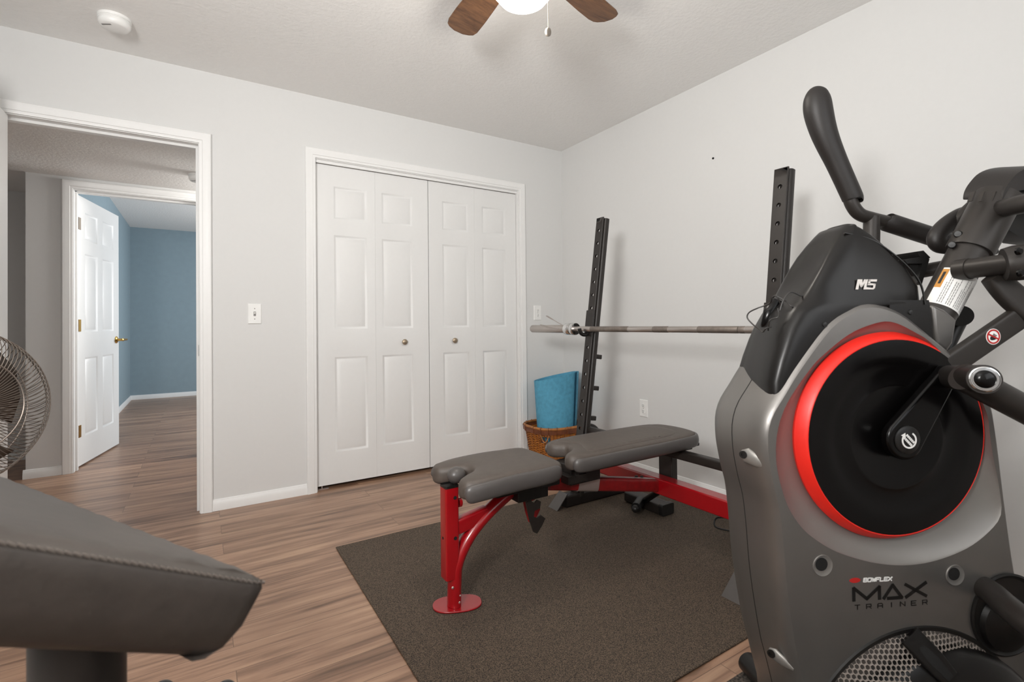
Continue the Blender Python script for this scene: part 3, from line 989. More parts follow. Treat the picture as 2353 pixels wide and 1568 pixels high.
obj('woven_wall', wv, 'cane', root, angle=80)
stk = MB()
for i in range(NS):
    a = 2*PI*i/NS
    stk.tube([bpt(a, .165, .0), bpt(a, .20, .235)], .0032, n=6)
obj('stake_ring', stk, 'caned', root)
obj('rim_band', MB().loft([[bpt(2*PI*i/64, r, z) for i in range(64)] for r, z in ((.200, .222), (.209, .224), (.211, .255), (.202, .257))]+[[bpt(2*PI*i/64, .200, .222) for i in range(64)]], False, False), 'caned', root)
rmt = obj('rim_rail', MB().tube([bpt(2*PI*i/64, .206, .264) for i in range(64)], .010, n=10, closed=True), 'canel', root, angle=80)
for i in range(18):
    tw = MB()
    a = 2*PI*i/18+.1
    tw.tube([bpt(a, .213, .225), bpt(a, .217, .264), bpt(a, .207, .276), bpt(a, .195, .264)], .003, n=6)
    obj('rim_wrap', tw, 'caned', rmt)
obj('basket_floor', MB().prism([bpt(2*PI*i/48, .165, .002) for i in range(48)], (0, 0, .006)), 'cane', root)
for a0 in (math.radians(215), math.radians(35)):
    hd = [bpt(a0+t*.2, .197+.006, .222-.052*math.cos(t*PI/2)) for t in (-1, -.75, -.5, -.25, 0, .25, .5, .75, 1)]
    obj('handle_loop', MB().tube(smooth_path(hd, 4), .0045, n=8), 'canel', root)
# loosely rolled blue foam mat, open top edge rising to the right
mb = MB()
n = 150
ang = [2*PI*1.75*i/n for i in range(n+1)]
def ring(zf, dr):
    out = []
    for i, a in enumerate(ang):
        r = .158-.028*i/n + dr
        aa = a-math.radians(60)
        out.append((aa, r, zf))
    return out
def mp_(aa, r, z):
    top = .622+.034*math.cos(aa+.75)
    k = .80+.20*z
    return V((bc.x+.014+r*k*1.17*math.cos(aa), bc.y-.0+r*k*1.0*math.sin(aa), .012+(top-.012)*z))
rings = []
for (z, dr) in [(i/10, .0) for i in range(11)]+[(i/10, -.006) for i in range(10, -1, -1)]:
    rings.append([mp_(aa, r, z) for aa, r, _ in ring(z, dr)])
rings.append(rings[0])
mb.loft(rings, False, False, closed=False)
tag(obj('foam_mat', mb, 'foamb', angle=60), 'blue foam mat rolled upright inside the wicker basket', 'foam mat')

# ------------------------------------------------------------------ floor fan at the left edge
fc = CAM+ray(-128, 940)*1.40
fx = V((.62, -.78, .12)).normalized()
root = thing('floor_fan', 'round metal pedestal fan with wire cage at the left edge', 'fan', (fc.x, fc.y, 0))
sx = V((0, 0, 1)).cross(fx).normalized()
sz = fx.cross(sx)
R_ = .235
def cg(a, r, h): return fc+(sx*math.cos(a)+sz*math.sin(a))*r+fx*h
prof_f = [(.03, .088), (.08, .087), (.14, .080), (.19, .066), (.222, .045), (.235, .022), (.238, .0)]
prof_b = [(.238, .0), (.235, -.025), (.215, -.055), (.17, -.082), (.11, -.098), (.05, -.105)]
for nm, prof, tw_ in (('front_guard', prof_f, .55), ('rear_guard', prof_b, -.35)):
    g = MB()
    nw = 104
    prof = [(q.x, q.y) for q in smooth_path([V((r, h, 0)) for r, h in prof], 3)]
    for i in range(nw):
        g.tube([cg(2*PI*i/nw+tw_*(j/len(prof))**1.3, r, h) for j, (r, h) in enumerate(prof)], .0012, n=5)
    for r, h in ((.238, 0), prof[6], prof[13 if nm[0] == 'f' else 10]):
        g.tube([cg(2*PI*i/60, r, h) for i in range(60)], .0022, n=6, closed=True, up=tuple(fx))
    obj(nm, g, 'wire', root)
obj('badge', MB().lathe(fc+fx*.086, fx, [(.034, 0), (.034, .004), (.02, .007), (0, .008)], 28), 'fanm', root)
obj('motor', MB().lathe(fc, fx, [(.05, -.20), (.075, -.18), (.08, -.12), (.075, -.06), (.045, -.04), (.035, .02), (.02, .04), (0, .045)], 32), 'fanblade', root)
for k in range(3):
    a0 = 2*PI*k/3+.45
    rr = []
    for r in (.035, .08, .13, .18, .205):
        wv_ = .55+.25*r/.2
        rr.append([cg(a0+t*wv_, r, -.03+.05*t-.01*(1-t)) for t in (-1, -.5, 0, .5, 1)]+[cg(a0+t*wv_, r, -.032+.05*t-.01*(1-t)) for t in (1, .5, 0, -.5, -1)])
    obj('blade', MB().loft(rr), 'fanblade', root, angle=80)
bb = fc-fx*.14
obj('pole', MB().tube([(bb.x, bb.y, .02), (bb.x, bb.y, bb.z-.07)], .016, n=18).tube([(bb.x, bb.y, bb.z-.10), (bb.x, bb.y, bb.z-.02)], .026, n=18), 'blackp', root)
obj('base', MB().lathe((bb.x, bb.y, 0), (0, 0, 1), [(.13, 0), (.13, .012), (.11, .022), (.03, .035), (.022, .06)], 40), 'blackp', root)

# ------------------------------------------------------------------ foreground padded seat
A3 = CAM+ray(-40, 1243)*.30
B3 = CAM+ray(628, 1347)*.4376
C3 = CAM+ray(-60, 1078)*.64
e1 = (A3-B3); e2 = (C3-B3)
nn = e2.cross(e1).normalized()
if nn.z < 0: nn = -nn
PC = (A3+C3)/2
root = thing('preacher_pad', 'dark stitched vinyl pad on a round post in the near left foreground', 'exercise pad', (0, 0, 0))
pz = CAM+ray(182, 1500)*.45
root.location = (pz.x, pz.y, 0)
q1 = e1*1.35; q2 = e2*1.15
cor = [B3, B3+q1, B3+q1+q2, B3+q2]
# outline with softened corners in the pad plane
ex = q2.normalized(); ey = nn.cross(ex).normalized()
def uv(p): d = p-B3; return (d.dot(ex), d.dot(ey))
poly = [uv(p) for p in cor]
def soft(poly, r, k=6):
    out = []
    n = len(poly)
    for i in range(n):
        a, b, c = V(poly[i-1]), V(poly[i]), V(poly[(i+1) % n])
        u1 = (a-b).normalized(); u2 = (c-b).normalized()
        s, e = b+u1*r, b+u2*r
        for j in range(k+1):
            t = j/k
            out.append(tuple((1-t)**2*s+2*t*(1-t)*b+t*t*e))
    # subdivide long edges
    res = []
    for i in range(len(out)):
        a, b = V(out[i]), V(out[(i+1) % len(out)])
        m_ = max(1, int((b-a).length/.03))
        for j in range(m_): res.append(tuple(a+(b-a)*j/m_))
    return res
sp_ = soft(poly, .020)
FP = lambda x, y, h: B3+ex*x+ey*y+nn*h
prof = [(.030, -.062), (.020, -.060), (.010, -.051), (.003, -.034), (.001, -.015), (.000, -.004), (.002, .0), (.006, .002), (.012, .004)]
# the pad sides hang straight down while the top leans
pd = obj('cushion', pad_mesh(sp_, prof, FP), 'vinylf', root, angle=60)
sm = MB()
so = offset_loop(sp_, -.0005)
P3 = [FP(x, y, .0005) for x, y in so]
Lc = sum((P3[i]-P3[i-1]).length for i in range(len(P3)))
ns = int(Lc/.0052)
acc, idx = 0, 0
pts = P3+[P3[0]]
cum = [0]
for i in range(1, len(pts)): cum.append(cum[-1]+(pts[i]-pts[i-1]).length)
for i in range(ns):
    s_ = Lc*i/ns
    while cum[idx+1] < s_: idx += 1
    t = (s_-cum[idx])/(cum[idx+1]-cum[idx])
    p = pts[idx].lerp(pts[idx+1], t)
    d = (pts[idx+1]-pts[idx]).normalized()
    dd = (d+nn*.35).normalized()*.0029
    sm.tube([p-dd, p, p+dd], [.0005, .0010, .0005], n=6)
obj('seam_stitching', sm, 'thread', pd)
obj('post', MB().tube([(pz.x, pz.y, .0), (pz.x, pz.y, pz.z+.03)], .0345, n=40), 'gun', root)
for px in (372, 516):
    p = CAM+ray(px, 1586)*.62
    obj('adjustment_knob', MB().tube([V((pz.x, pz.y, p.z-.02)), p-V((0, 0, .02))], .006, n=10).ball(p-V((0, 0, .004)), .014, 10), 'blackp', root)
obj('base_plate', MB().box(pz.x-.16, pz.x+.16, pz.y-.16, pz.y+.16, 0, .012), 'blackp', root, bevel=.004)

# ------------------------------------------------------------------ stepper / elliptical machine
TU, TW, TZ = V((.904, -.427, 0)).normalized(), V((-.427, -.904, 0)).normalized(), V((0, 0, 1))
TO = CAM+ray(2064, 1005)*1.05
root = thing('elliptical_trainer', 'large grey and black upright exercise machine with red rimmed flywheel disc', 'exercise machine', (TO.x, TO.y, .006))
def T(px, py, w): return on_plane(px, py, TO+TW*w, TW)
def L2(px, py, w):
    d = T(px, py, w)-TO
    return (d.dot(TU), d.z)
def W3(u, v, w): return TO+TU*u+TZ*v+TW*w

RID = [(1840, 850), (1803, 911), (1778, 952), (1767, 986), (1765, 1017), (1768, 1062), (1779, 1120), (1792, 1174), (1801, 1254), (1810, 1362), (1832, 1507), (1847, 1568), (1880, 1700), (1915, 1820), (2360, 1830), (2372, 1568), (2348, 1420), (2326, 1300), (2304, 1140), (2288, 1010), (2272, 925), (2235, 865), (2180, 815), (2118, 763), (2075, 729), (2035, 712), (1995, 707), (1959, 722), (1911, 755)]
CRA = [(2032, 739), (1985, 752), (1943, 774), (1890, 818), (1862, 848), (1816, 914), (1795, 960), (1785, 1003), (1783, 1050), (1790, 1099), (1810, 1163), (1843, 1214), (1885, 1248), (1930, 1272), (2002, 1293), (2075, 1300), (2147, 1290), (2220, 1262), (2270, 1225), (2300, 1183), (2296, 1120), (2284, 1060), (2276, 1010), (2270, 960), (2255, 920), (2235, 885), (2180, 832), (2144, 790), (2102, 764), (2065, 745)]
NA = 120
def polar(poly, a):
    """distance from the disc centre to the polygon edge along angle a"""
    d = (math.cos(a), math.sin(a))
    best = None
    for i in range(len(poly)):
        (x0, y0), (x1, y1) = poly[i-1], poly[i]
        ex_, ey_ = x1-x0, y1-y0
        den = d[0]*ey_-d[1]*ex_
        if abs(den) < 1e-9: continue
        t = (x0*ey_-y0*ex_)/den
        s = (x0*d[1]-y0*d[0])/den
        if t > 0 and -1e-6 <= s <= 1+1e-6: best = t if best is None else max(best, t)
    return best
def dsm(pl, k=5):
    return [(p.x, p.y) for p in smooth_path([V((a, b, 0)) for a, b in pl], k, True)]
rid2 = dsm([L2(x, y, 0) for x, y in RID], 3)
cra2 = dsm([L2(x, y, 0) for x, y in CRA], 3)
ANG = [2*PI*i/NA for i in range(NA)]
rp = [(polar(rid2, a)*math.cos(a), polar(rid2, a)*math.sin(a)) for a in ANG]
cpp = []
for a, q in zip(ANG, rp):
    r = min(polar(cra2, a), math.hypot(*q)-.006)
    cpp.append((r*math.cos(a), r*math.sin(a)))
RD = .212
# body shell: bands around the ridge outline, mirrored about the middle plane
TH = .20
def ringw(loop, off, w, floor=True):
    L = offset_loop(loop, off) if off else loop
    return [W3(u, v, w) for u, v in L]
bands = [(0, 0), (.006, -.004), (.013, -.018), (.017, -.045), (.019, -.092), (.019, -.108), (.017, -TH+.045), (.013, -TH+.018), (.006, -TH+.004), (0, -TH)]
sh = MB().loft([ringw(rp, o, w) for o, w in bands], False, False)
body = obj('side_shell', sh, 'silver', root, angle=75)
ss = MB()
ss.loft([ringw(offset_loop(rp, .0192), 0, -.0985), ringw(offset_loop(rp, .0196), 0, -.0993), ringw(offset_loop(rp, .0196), 0, -.1007), ringw(offset_loop(rp, .0192), 0, -.1015)], False, False)
obj('shell_seam', ss, 'dark', body)
for nm, w0, sg in (('side_face', 0, 1), ('side_face', -TH, -1)):
    f_ = MB().loft([[W3(u, v, w0) for u, v in rp], [W3(u, v, w0) for u, v in cpp]], False, False)
    obj(nm, f_, 'silver', body, angle=20)
    # crater sloping down to the disc
    def mixl(t): return [(a[0]*(1-t)+RD*math.cos(an)*t, a[1]*(1-t)+RD*math.sin(an)*t) for a, an in zip(cpp, ANG)]
    f_ = MB().loft([[W3(u, v, w0) for u, v in cpp], [W3(u, v, w0-sg*.004) for u, v in mixl(.04)], [W3(u, v, w0-sg*.022) for u, v in mixl(.5)], [W3(u, v, w0-sg*.032) for u, v in mixl(1)]], False, False)
    obj('dish', f_, 'silverl', body, angle=30)
    # disc drum
    c = W3(0, 0, w0-sg*.034)
    ax = TW*sg
    rm = obj('flywheel_cover', MB().lathe(c, ax, [(RD-.004, 0), (RD+.010, .004), (RD+.012, .012), (RD+.002, .030), (RD-.003, .034), (RD-.006, .0335)], 96, cap=False), 'rim', root, label='red rim band')
    obj('disc_face', MB().lathe(c, ax, [(RD-.002, .028), (RD-.005, .034), (RD-.035, .036), (RD-.052, .0352), (RD-.062, .031), (RD-.075, .030), (.115, .030), (.112, .0312), (.107, .0312), (.104, .030), (0, .030)], 96), 'disc', rm, label='glossy black disc')
# screw recesses
for px, py in ((1890, 1300), (2194, 1322)):
    c = T(px, py, 0)
    r_ = obj('screw_recess', MB().lathe(c, TW, [(.0225, -.0008), (.0215, .002), (.0175, .0005), (.013, -.004+.0045)], 36), 'silverl', body)
    obj('screw_hole', MB().lathe(c-TU*.003+TZ*.003, TW, [(.0135, .0006), (.0135, .0016), (.0, .0014)], 28), 'dark', r_)
for px, py, s_ in ((1711, 1044, 1), (1775, 1500, .8)):
    c = T(px, py, -.045)
    nr = (TW*.55-TU*.85).normalized()
    tv = (TU*.5+TW*.5-TZ*.25).normalized()
    tv = (tv-nr*tv.dot(nr)).normalized()
    r_ = obj('bolt_recess', MB().tube([c-tv*.008, c+tv*.004, c+tv*.03*s_, c+tv*.055*s_], [.006, .017*s_, .013*s_, .003], [.003, .006, .005, .001], n=20, up=tuple(nr)), 'silverl', body, angle=70)
    obj('bolt', MB().lathe(c+nr*.005, nr, [(.008, 0), (.008, .003), (.004, .003), (.004, .001), (0, .001)], 18), 'black_ink', r_)

# hood: horizontal sections from the two traced profiles
HF = [(895, 1702), (865, 1700), (820, 1710), (780, 1722), (755, 1731), (722, 1747), (708, 1754), (700, 1758), (660, 1780), (620, 1804), (590, 1826), (565, 1848), (545, 1868), (533, 1882), (528, 1897)]
HR = [(895, 1818), (865, 1838), (820, 1868), (780, 1897), (755, 1922), (722, 1968), (708, 2010), (700, 2130), (660, 2124), (620, 2096), (590, 2062), (565, 2036), (545, 2008), (533, 1985), (528, 1970)]
rings = []
for k, ((y, xf), (_, xr)) in enumerate(zip(HF, HR)):
    t = max(0, (720-y)/190)
    hw = .093-.040*t**2.2
    uf, vf = L2(xf, y, -.10-hw*.72)
    ur, vr = L2(xr, y, -.10+hw)
    cu, ru = (uf+ur)/2, (ur-uf)/2
    rg_ = []
    nseg = 64
    for j in range(nseg):
        a = 2*PI*j/nseg
        c, s = math.cos(a), math.sin(a)
        e = 3.6 if c < 0 else 9
        uu = cu+ru*math.copysign(abs(c)**(2/e), c)
        ww = -.10+hw*math.copysign(abs(s)**(2/e), s)
        if c < 0:
            hollow = .020*math.sin(PI*min(1, max(0, t*1.12)))
            uu += hollow*max(0, 1-(abs(s)/.62)**2)*abs(c)
        if c < 0: uu -= .030*(1-t)*max(0, min(1, (ww+.165)/.15))*abs(c)**.5
        vz = vf*(1-(c+1)/2)+vr*(c+1)/2
        if k == 0: vz += .018*(1-max(0, min(1, (ww+.085)/.05)))
        rg_.append(W3(uu, vz, ww))
    rings.append(rg_)
top = rings[-1]
cen = sum(top, V((0, 0, 0)))/len(top)
rings.append([cen+(p-cen)*.75+V((0, 0, .004)) for p in top])
rings.append([cen+(p-cen)*.3+V((0, 0, .007)) for p in top])
hood = obj('hood', MB().loft(rings), 'hood', root, angle=70)
rr4 = [L2(x, y, -.012) for x, y in ((2040, 690), (2130, 690), (2136, 730), (2140, 785), (2110, 768), (2070, 740), (2040, 728))]
obj('hood_rear', MB().prism([W3(u, v, -.0075) for u, v in rr4], TW*-.185), 'hood', hood)
# cap lip along the top of the hood
hwy = lambda y: -.10+.093-.040*max(0, (720-y)/190)**2.2+.0005
lp = smooth_path([W3(*L2(x, y, hwy(y)), hwy(y)) for x, y in ((1940, 536), (1975, 543), (2008, 554), (2050, 582), (2090, 618), (2116, 655), (2126, 700))], 6)
obj('hood_lip', MB().tube(lp, .003, .002, n=10), 'blackp', hood)
for px, py in ((1894, 746), (2091, 718)):
    obj('hood_screw', MB().lathe(T(px, py, -.008), TW, [(.006, 0), (.005, .003), (.0, .0035)], 16), 'blackp', hood)
# accessory cup and coiled cable on the front
cupc = W3(*L2(1772, 722, -.125), -.125)
obj('cup_recess', MB().tube([W3(*L2(1788, 690, -.118), -.118), cupc, W3(*L2(1757, 752, -.118), -.118)], [.012, .020, .010], [.010, .014, .008], n=20, up=tuple(TW)), 'disc', hood, angle=80)
def wire(pts, r=.0016, w0=-.09, name='cable'):
    P = [W3(*L2(x, y, w0+dw), w0+dw) for x, y, dw in pts]
    return MB().tube(smooth_path(P, 7), r, n=8)
cb = wire([(1795, 702, .03), (1785, 681, .03), (1775, 684, .01), (1768, 698, -.01), (1742, 708, -.03), (1722, 718, -.03), (1717, 730, -.02), (1728, 744, 0), (1745, 757, .02), (1753, 763, .03), (1760, 755, .04), (1772, 752, .04)])
k0 = len(cb.v)
c2 = wire([(1792, 714, .05), (1800, 690, .05), (1812, 674, .05), (1822, 672, .05), (1838, 679, .05), (1850, 683, .05), (1845, 693, .05), (1822, 705, .05), (1805, 692, .04), (1786, 681, .03)])
cb.add(c2.v, c2.f)
c3 = wire([(1765, 760, .03), (1768, 738, .04), (1778, 732, .04), (1788, 728, .045), (1788, 708, .045)])
cb.add(c3.v, c3.f)
tag(obj('charging_cable', cb, 'cable'), 'thin looped black cable hanging off the front of the exercise machine', 'cable')

# ---- lettering
def text(body, size, shear, w_, p, m, par, name, bold=0, sx_=1, rot=0, space=1):
    cu = bpy.data.curves.new(name, 'FONT')
    cu.body = body
    cu.size = size
    cu.shear = shear
    cu.extrude = .0003
    cu.offset = bold
    cu.space_character = space
    cu.align_x = 'CENTER'
    cu.align_y = 'CENTER'
    tmp = bpy.data.objects.new('tmp', cu)
    COL.objects.link(tmp)
    bpy.context.view_layer.update()
    me = bpy.data.meshes.new_from_object(tmp.evaluated_get(bpy.context.evaluated_depsgraph_get()))
    bpy.data.objects.remove(tmp)
    mb = MB()
    cr, sr = math.cos(rot), math.sin(rot)
    vs = []
    for v in me.vertices:
        x, y = v.co.x*sx_, v.co.y
        vs.append(p+TU*(x*cr-y*sr)+TZ*(x*sr+y*cr)+TW*(v.co.z+w_))
    mb.add(vs, [tuple(q.vertices) for q in me.polygons])
    return obj(name, mb, m, par)


def strokes(segs, th, p, w_, m, par, name, h=.001):
    mb = MB()
    for pts in segs:
        for (a, b) in zip(pts[:-1], pts[1:]):
            A, B = p+TU*a[0]+TZ*a[1]+TW*w_, p+TU*b[0]+TZ*b[1]+TW*w_
            d = (B-A).normalized()
            s = TW.cross(d)*th/2
            mb.prism([A-s-d*th*.25, B-s+d*th*.25, B+s+d*th*.25, A+s-d*th*.25], TW*h)
    return obj(name, mb, m, par)


pM = T(1978, 654, -.0095)
# M5 emblem drawn with slanted strokes
k = .0215
emb = MB()
def quad(pts):
    emb.prism([pM+TU*((x+.25*y)*k)+TZ*(y*k)+TW*.0015 for x, y in pts], TW*.0008)
quad([(-1.0, -.5), (-.72, -.5), (-.72, .5), (-1.0, .5)])
quad([(-.72, .5), (-.72, .12), (-.5, -.28), (-.36, -.28), (-.36, -.05), (-.5, .5-.0)])
quad([(-.5, -.28), (-.28, .5), (-.0, .5), (-.36, -.28)])
quad([(-.14, -.5), (.12, -.5), (.12, .5), (-.14, .5)])
quad([(.12, -.5), (.95, -.5), (1.05, -.38), (.12, -.28)])
quad([(.86, -.45), (1.08, -.38), (1.08, .0), (.86, .05)])
quad([(.22, -.08), (.98, -.08), (1.05, .06), (.22, .14)])
quad([(.22, .0), (.44, .0), (.44, .5), (.22, .5)])
quad([(.22, .28), (1.12, .28), (1.12, .5), (.22, .5)])
for i in range(len(emb.v)): emb.v[i] += TU*.010
obj('model_emblem', emb, 'print', hood)
pX = T(2046, 1360, 0)
tl = -.018
K, KY = .0365, .027
def sk(pts): return [(x*K, y*KY+x*K*tl) for x, y in pts]
strokes([sk([(-2.35, -.5), (-2.35, .46), (-1.53, -.42), (-.72, .46), (-.72, -.5)])], .0066, pX, .0003, 'black_ink', body, 'printed_lettering')
strokes([sk([(-.46, -.5), (.13, .52), (.72, -.50), (-.18, -.50)]), sk([(.95, .5), (2.30, -.5)]), sk([(.98, -.5), (2.30, .55)])], .0066, pX, .0003, 'black_ink', body, 'printed_lettering')
GL = {'B': [[(0, 0), (0, 1), (.8, 1), (.9, .75), (.75, .52), (0, .52)], [(.75, .52), (1, .28), (.85, 0), (0, 0)]], 'O': [[(.1, 0), (0, .2), (0, .8), (.1, 1), (.9, 1), (1, .8), (1, .2), (.9, 0), (.1, 0)]],
      'W': [[(0, 1), (.25, 0), (.5, .8), (.75, 0), (1, 1)]], 'F': [[(0, 0), (0, 1), (1, 1)], [(0, .52), (.8, .52)]], 'L': [[(0, 1), (0, 0), (.9, 0)]], 'E': [[(1, 1), (0, 1), (0, 0), (1, 0)], [(0, .5), (.85, .5)]],
      'X': [[(0, 0), (1, 1)], [(0, 1), (1, 0)]], 'T': [[(0, 1), (1, 1)], [(.5, 1), (.5, 0)]], 'R': [[(0, 0), (0, 1), (.95, 1), (1, .5), (0, .45)], [(.6, .45), (1, 0)]], 'A': [[(0, 0), (0, .8), (.2, 1), (.8, 1), (1, .8), (1, 0)], [(0, .42), (1, .42)]],
      'I': [[(.5, 0), (.5, 1)]], 'N': [[(0, 0), (0, 1), (1, 0), (1, 1)]]}
def word(txt, p, w, h, gap, th, tilt, shear, m, name):
    n_ = len(txt)
    W_ = n_*w+(n_-1)*gap
    segs_ = []
    for i, ch2 in enumerate(txt):
        x0 = -W_/2+i*(w+gap)
        for pl in GL[ch2]:
            segs_.append([(x0+a*w+b*h*shear, (b-.5)*h+(x0+a*w)*tilt) for a, b in pl])
    return strokes(segs_, th, p, .0003, m, body, name, .0006)
word('TRAINER', T(2048, 1390, 0), .0112, .0092, .0152, .0016, -.012, 0, 'black_ink', 'printed_subtitle')
word('BOWFLEX', T(2016, 1332, 0), .0078, .0072, .0018, .0022, -.03, .2, 'white', 'printed_maker')
c = T(1964, 1334, 0)
el = [c+TU*.0125*math.cos(a)+TZ*.0052*math.sin(a)+TW*.0003 for a in ANG]
obj('printed_oval', MB().prism(el, TW*.0006), 'redink', body)

# ---- crank arm on the disc
WC = .012
hub = T(2072, 1008, WC)
e_ = T(2168, 868, WC)
d = (e_-hub).normalized()
s = TW.cross(d)
rad = .043
lp = []
for i in range(17):
    a = PI/2+PI*i/16
    lp.append(hub+d*math.cos(a)*rad+s*math.sin(a)*rad)
lp += [e_-s*.020+d*.02, e_+s*.020+d*.02]
lp = [p-TW*.010 for p in lp]
ca = obj('crank_arm', MB().prism(lp, TW*.022), 'disc', root, bevel=.006, seg=3)
obj('hub_cap', MB().lathe(hub+TW*.010, TW, [(.029, 0), (.029, .004), (.026, .006), (0, .0065)], 36), 'blackp', ca)
lg_ = MB()
arc = [hub+TW*.017+(TU*math.cos(a)+TZ*math.sin(a))*.0155 for a in [math.radians(60-i*9) for i in range(31)]]
for i in range(len(arc)-1):
    a, b = arc[i], arc[i+1]
    ra = (a-hub-TW*.017).normalized()*.0017; rb = (b-hub-TW*.017).normalized()*.0017
    lg_.prism([a-ra, b-rb, b+rb, a+ra], TW*.0006)
e0 = arc[-1]; rr0 = (e0-hub-TW*.017).normalized(); tt = TW.cross(rr0)
lg_.prism([e0+rr0*.006, e0-rr0*.006, e0-tt*.009 if (e0-tt*.009-arc[-3]).length > (e0+tt*.009-arc[-3]).length else e0+tt*.009], TW*.0006)
for k in range(2):
    q = hub+TW*.017+(TU*.707+TZ*.707)*(.004-.008*k)
    dd = TU*.707-TZ*.707
    for j in range(6):
        p = q+dd*(.0042*(j-2.5))
        lg_.obox(p, dd*.0014, (TU*.707+TZ*.707)*.0024, TW*.0005)
obj('hub_logo', lg_, 'white', ca)
obj('disc_screw', MB().lathe(T(2155, 899, .0), TW, [(.006, 0), (.005, .004), (0, .005)], 16), 'black_ink', ca)
# pivot housing pointing at the viewer
pa, pb = T(2172, 866, .0), T(2262, 872, .150)
ph = obj('pivot_housing', MB().tube([pa, pa.lerp(pb, .12), pb], [.018, .0245, .0265], n=36, up=(0, 0, 1)), 'gun', root)
pn_ = (pb-pa).normalized()
obj('bearing_ring', MB().lathe(pb, pn_, [(.0235, .000), (.0232, .002), (.0215, .003), (.0205, .0018), (.0185, .0018), (.018, .003), (.0165, .003)], 40, cap=False), 'chrome', ph)
obj('bearing_cap', MB().lathe(pb, pn_, [(.0168, .002), (.015, .005), (.008, .008), (0, .009)], 32), 'disc', ph)
# pedal arm going off to the right, link with warning sticker, second link
obj('pedal_arm', MB().tube([pb+TW*-.045+TU*.008, T(2400, 965, .10), T(2560, 1040, .10)], .027, .027, n=30), 'gun', root)
l0, l1 = T(2165, 850, -.01), T(2400, 689, .0)
lk = obj('swing_link', MB().tube([l0, l1], .0245, .010, n=28, rect=6, up=tuple(-TW)), 'gun', root)
# orient check: the broad side faces the viewer
stc = T(2282, 774, .012)
ld = (l1-l0).normalized()
ln = (TW-ld*TW.dot(ld)).normalized()
stc = stc+ln*.0
def on_link(px, py, h):
    p0_ = (l0+l1)/2+ln*.0102
    return on_plane(px, py, p0_, ln)+ln*h
stc = on_link(2282, 774, 0)
us = (TU-ln*TU.dot(ln)).normalized(); vs_ = ln.cross(us)
if vs_.z < 0: vs_ = -vs_
def disc2(c, r, h, n=36, r0=0):
    mb = MB()
    o = [c+us*r*math.cos(2*PI*i/n)+vs_*r*math.sin(2*PI*i/n) for i in range(n)]
    if r0:
        i_ = [c+us*r0*math.cos(2*PI*i/n)+vs_*r0*math.sin(2*PI*i/n) for i in range(n)]
        mb.loft([i_, o, [p+ln*h for p in o], [p+ln*h for p in i_], i_], False, False)
    else: mb.prism(o, ln*h)
    return mb
sk_ = obj('warning_sticker', disc2(stc, .0175, .0006), 'white', lk)
obj('sticker_ring', disc2(stc+ln*.0006, .0160, .0003, r0=.0125), 'redink', sk_)
hm = MB()
def hq(pts): hm.prism([stc+ln*.0006+us*x*.001+vs_*y*.001 for x, y in pts], ln*.0003)
hq([(-7.5, -1), (-4, 1.5), (1, -.5), (5, -1.5), (6, -5.5), (3, -7), (-4, -8), (-8, -6)])
hq([(3, -2), (8.5, -3), (9, -4.5), (4, -5.5)])
for k_ in range(4): hq([(-4+k_*2.0, 0-k_*.3), (-2.6+k_*2.0, -.2-k_*.4), (2.3+k_*2.2, 6.5-k_*1.4), (1.0+k_*2.2, 7.3-k_*1.4)])
obj('hand_symbol', hm, 'black_ink', sk_)
sl = MB().obox(stc+ln*.0011, (us*.9-vs_*.42).normalized()*.0135, (us*.42+vs_*.9).normalized()*.0017, ln*.0003)
obj('slash', sl, 'redink', sk_)

# ---- mast
wM = -.10
mA, mB_ = T(2131, 757, wM), T(2220, 590, wM)
mC = T(2292, 457, wM)
mast = obj('mast', MB().tube([mA, mB_.lerp(mC, .1)], .0395, .0395, n=64), 'gun', root)
mdir = (mC-mA).normalized()
j0 = T(2226, 580, wM)
col = obj('mast_collar', MB().tube([j0, j0+mdir*.004, mC, mC+mdir*.006], [.0455, .0465, .0465, .0455], n=48), 'gun', root)
def mast_pt(px, py, r):
    # point on the collar surface facing the viewer
    p = T(px, py, wM)
    ax_ = mA+mdir*((p-mA).dot(mdir))
    off = p-ax_
    o2 = off.length
    return p+TW*math.sqrt(max(0, r*r-o2*o2)) if o2 < r else ax_+off.normalized()*r
for px, py in ((2198, 536), (2183, 560)):
    c = mast_pt(px, py, .0475)
    nr = (-TU*.75+TW*.6).normalized()
    obj('collar_bolt', MB().lathe(c, nr, [(.0085, -.004), (.0085, .003), (.0065, .006), (0, .0065)], 18), 'black_ink', col)
obj('collar_bolt', MB().lathe(T(2284, 578, wM-.01), TU, [(.008, -.01), (.008, .004), (.005, .008)], 18), 'disc', col)
# label wrapped on the mast
lb = MB()
rows_ = []
ma = mdir
mt = ma.cross(TW).normalized()
mw = mt.cross(ma)
if mw.dot(TW) < 0: mw = -mw
def mcyl(s_, th, r): # s_ along the mast, th round it
    return mA+ma*s_+(mt*math.sin(th)+mw*math.cos(th))*r
q0 = (T(2153, 714, wM)-mA).dot(ma); q1 = (T(2196, 636, wM)-mA).dot(ma)
tr_ = 1 if (mcyl(0, 1, 1)-mA).dot(TU) > 0 else -1
t0, t1 = -1.5*tr_, 1.0*tr_
def patch(s0, s1, a0, a1, r, n=14):
    mb = MB()
    mb.loft([[mcyl(s0, a0+(a1-a0)*i/n, r), ] + [mcyl(s1, a0+(a1-a0)*i/n, r)] for i in range(n+1)], False, False, closed=False)
    return mb
lbl = obj('warning_label', patch(q0, q1, t0, t1, .0402, 36), 'white', mast)
hdp = patch(q1-.055, q1-.004, t0, t0+(t1-t0)*.14, .0405, 8)
obj('label_header', hdp, 'orange', lbl)
hb = patch(q1-.045, q1-.012, t0+(t1-t0)*.045, t0+(t1-t0)*.10, .0408, 4)
obj('label_header_text', hb, 'black_ink', lbl)
tx = MB()
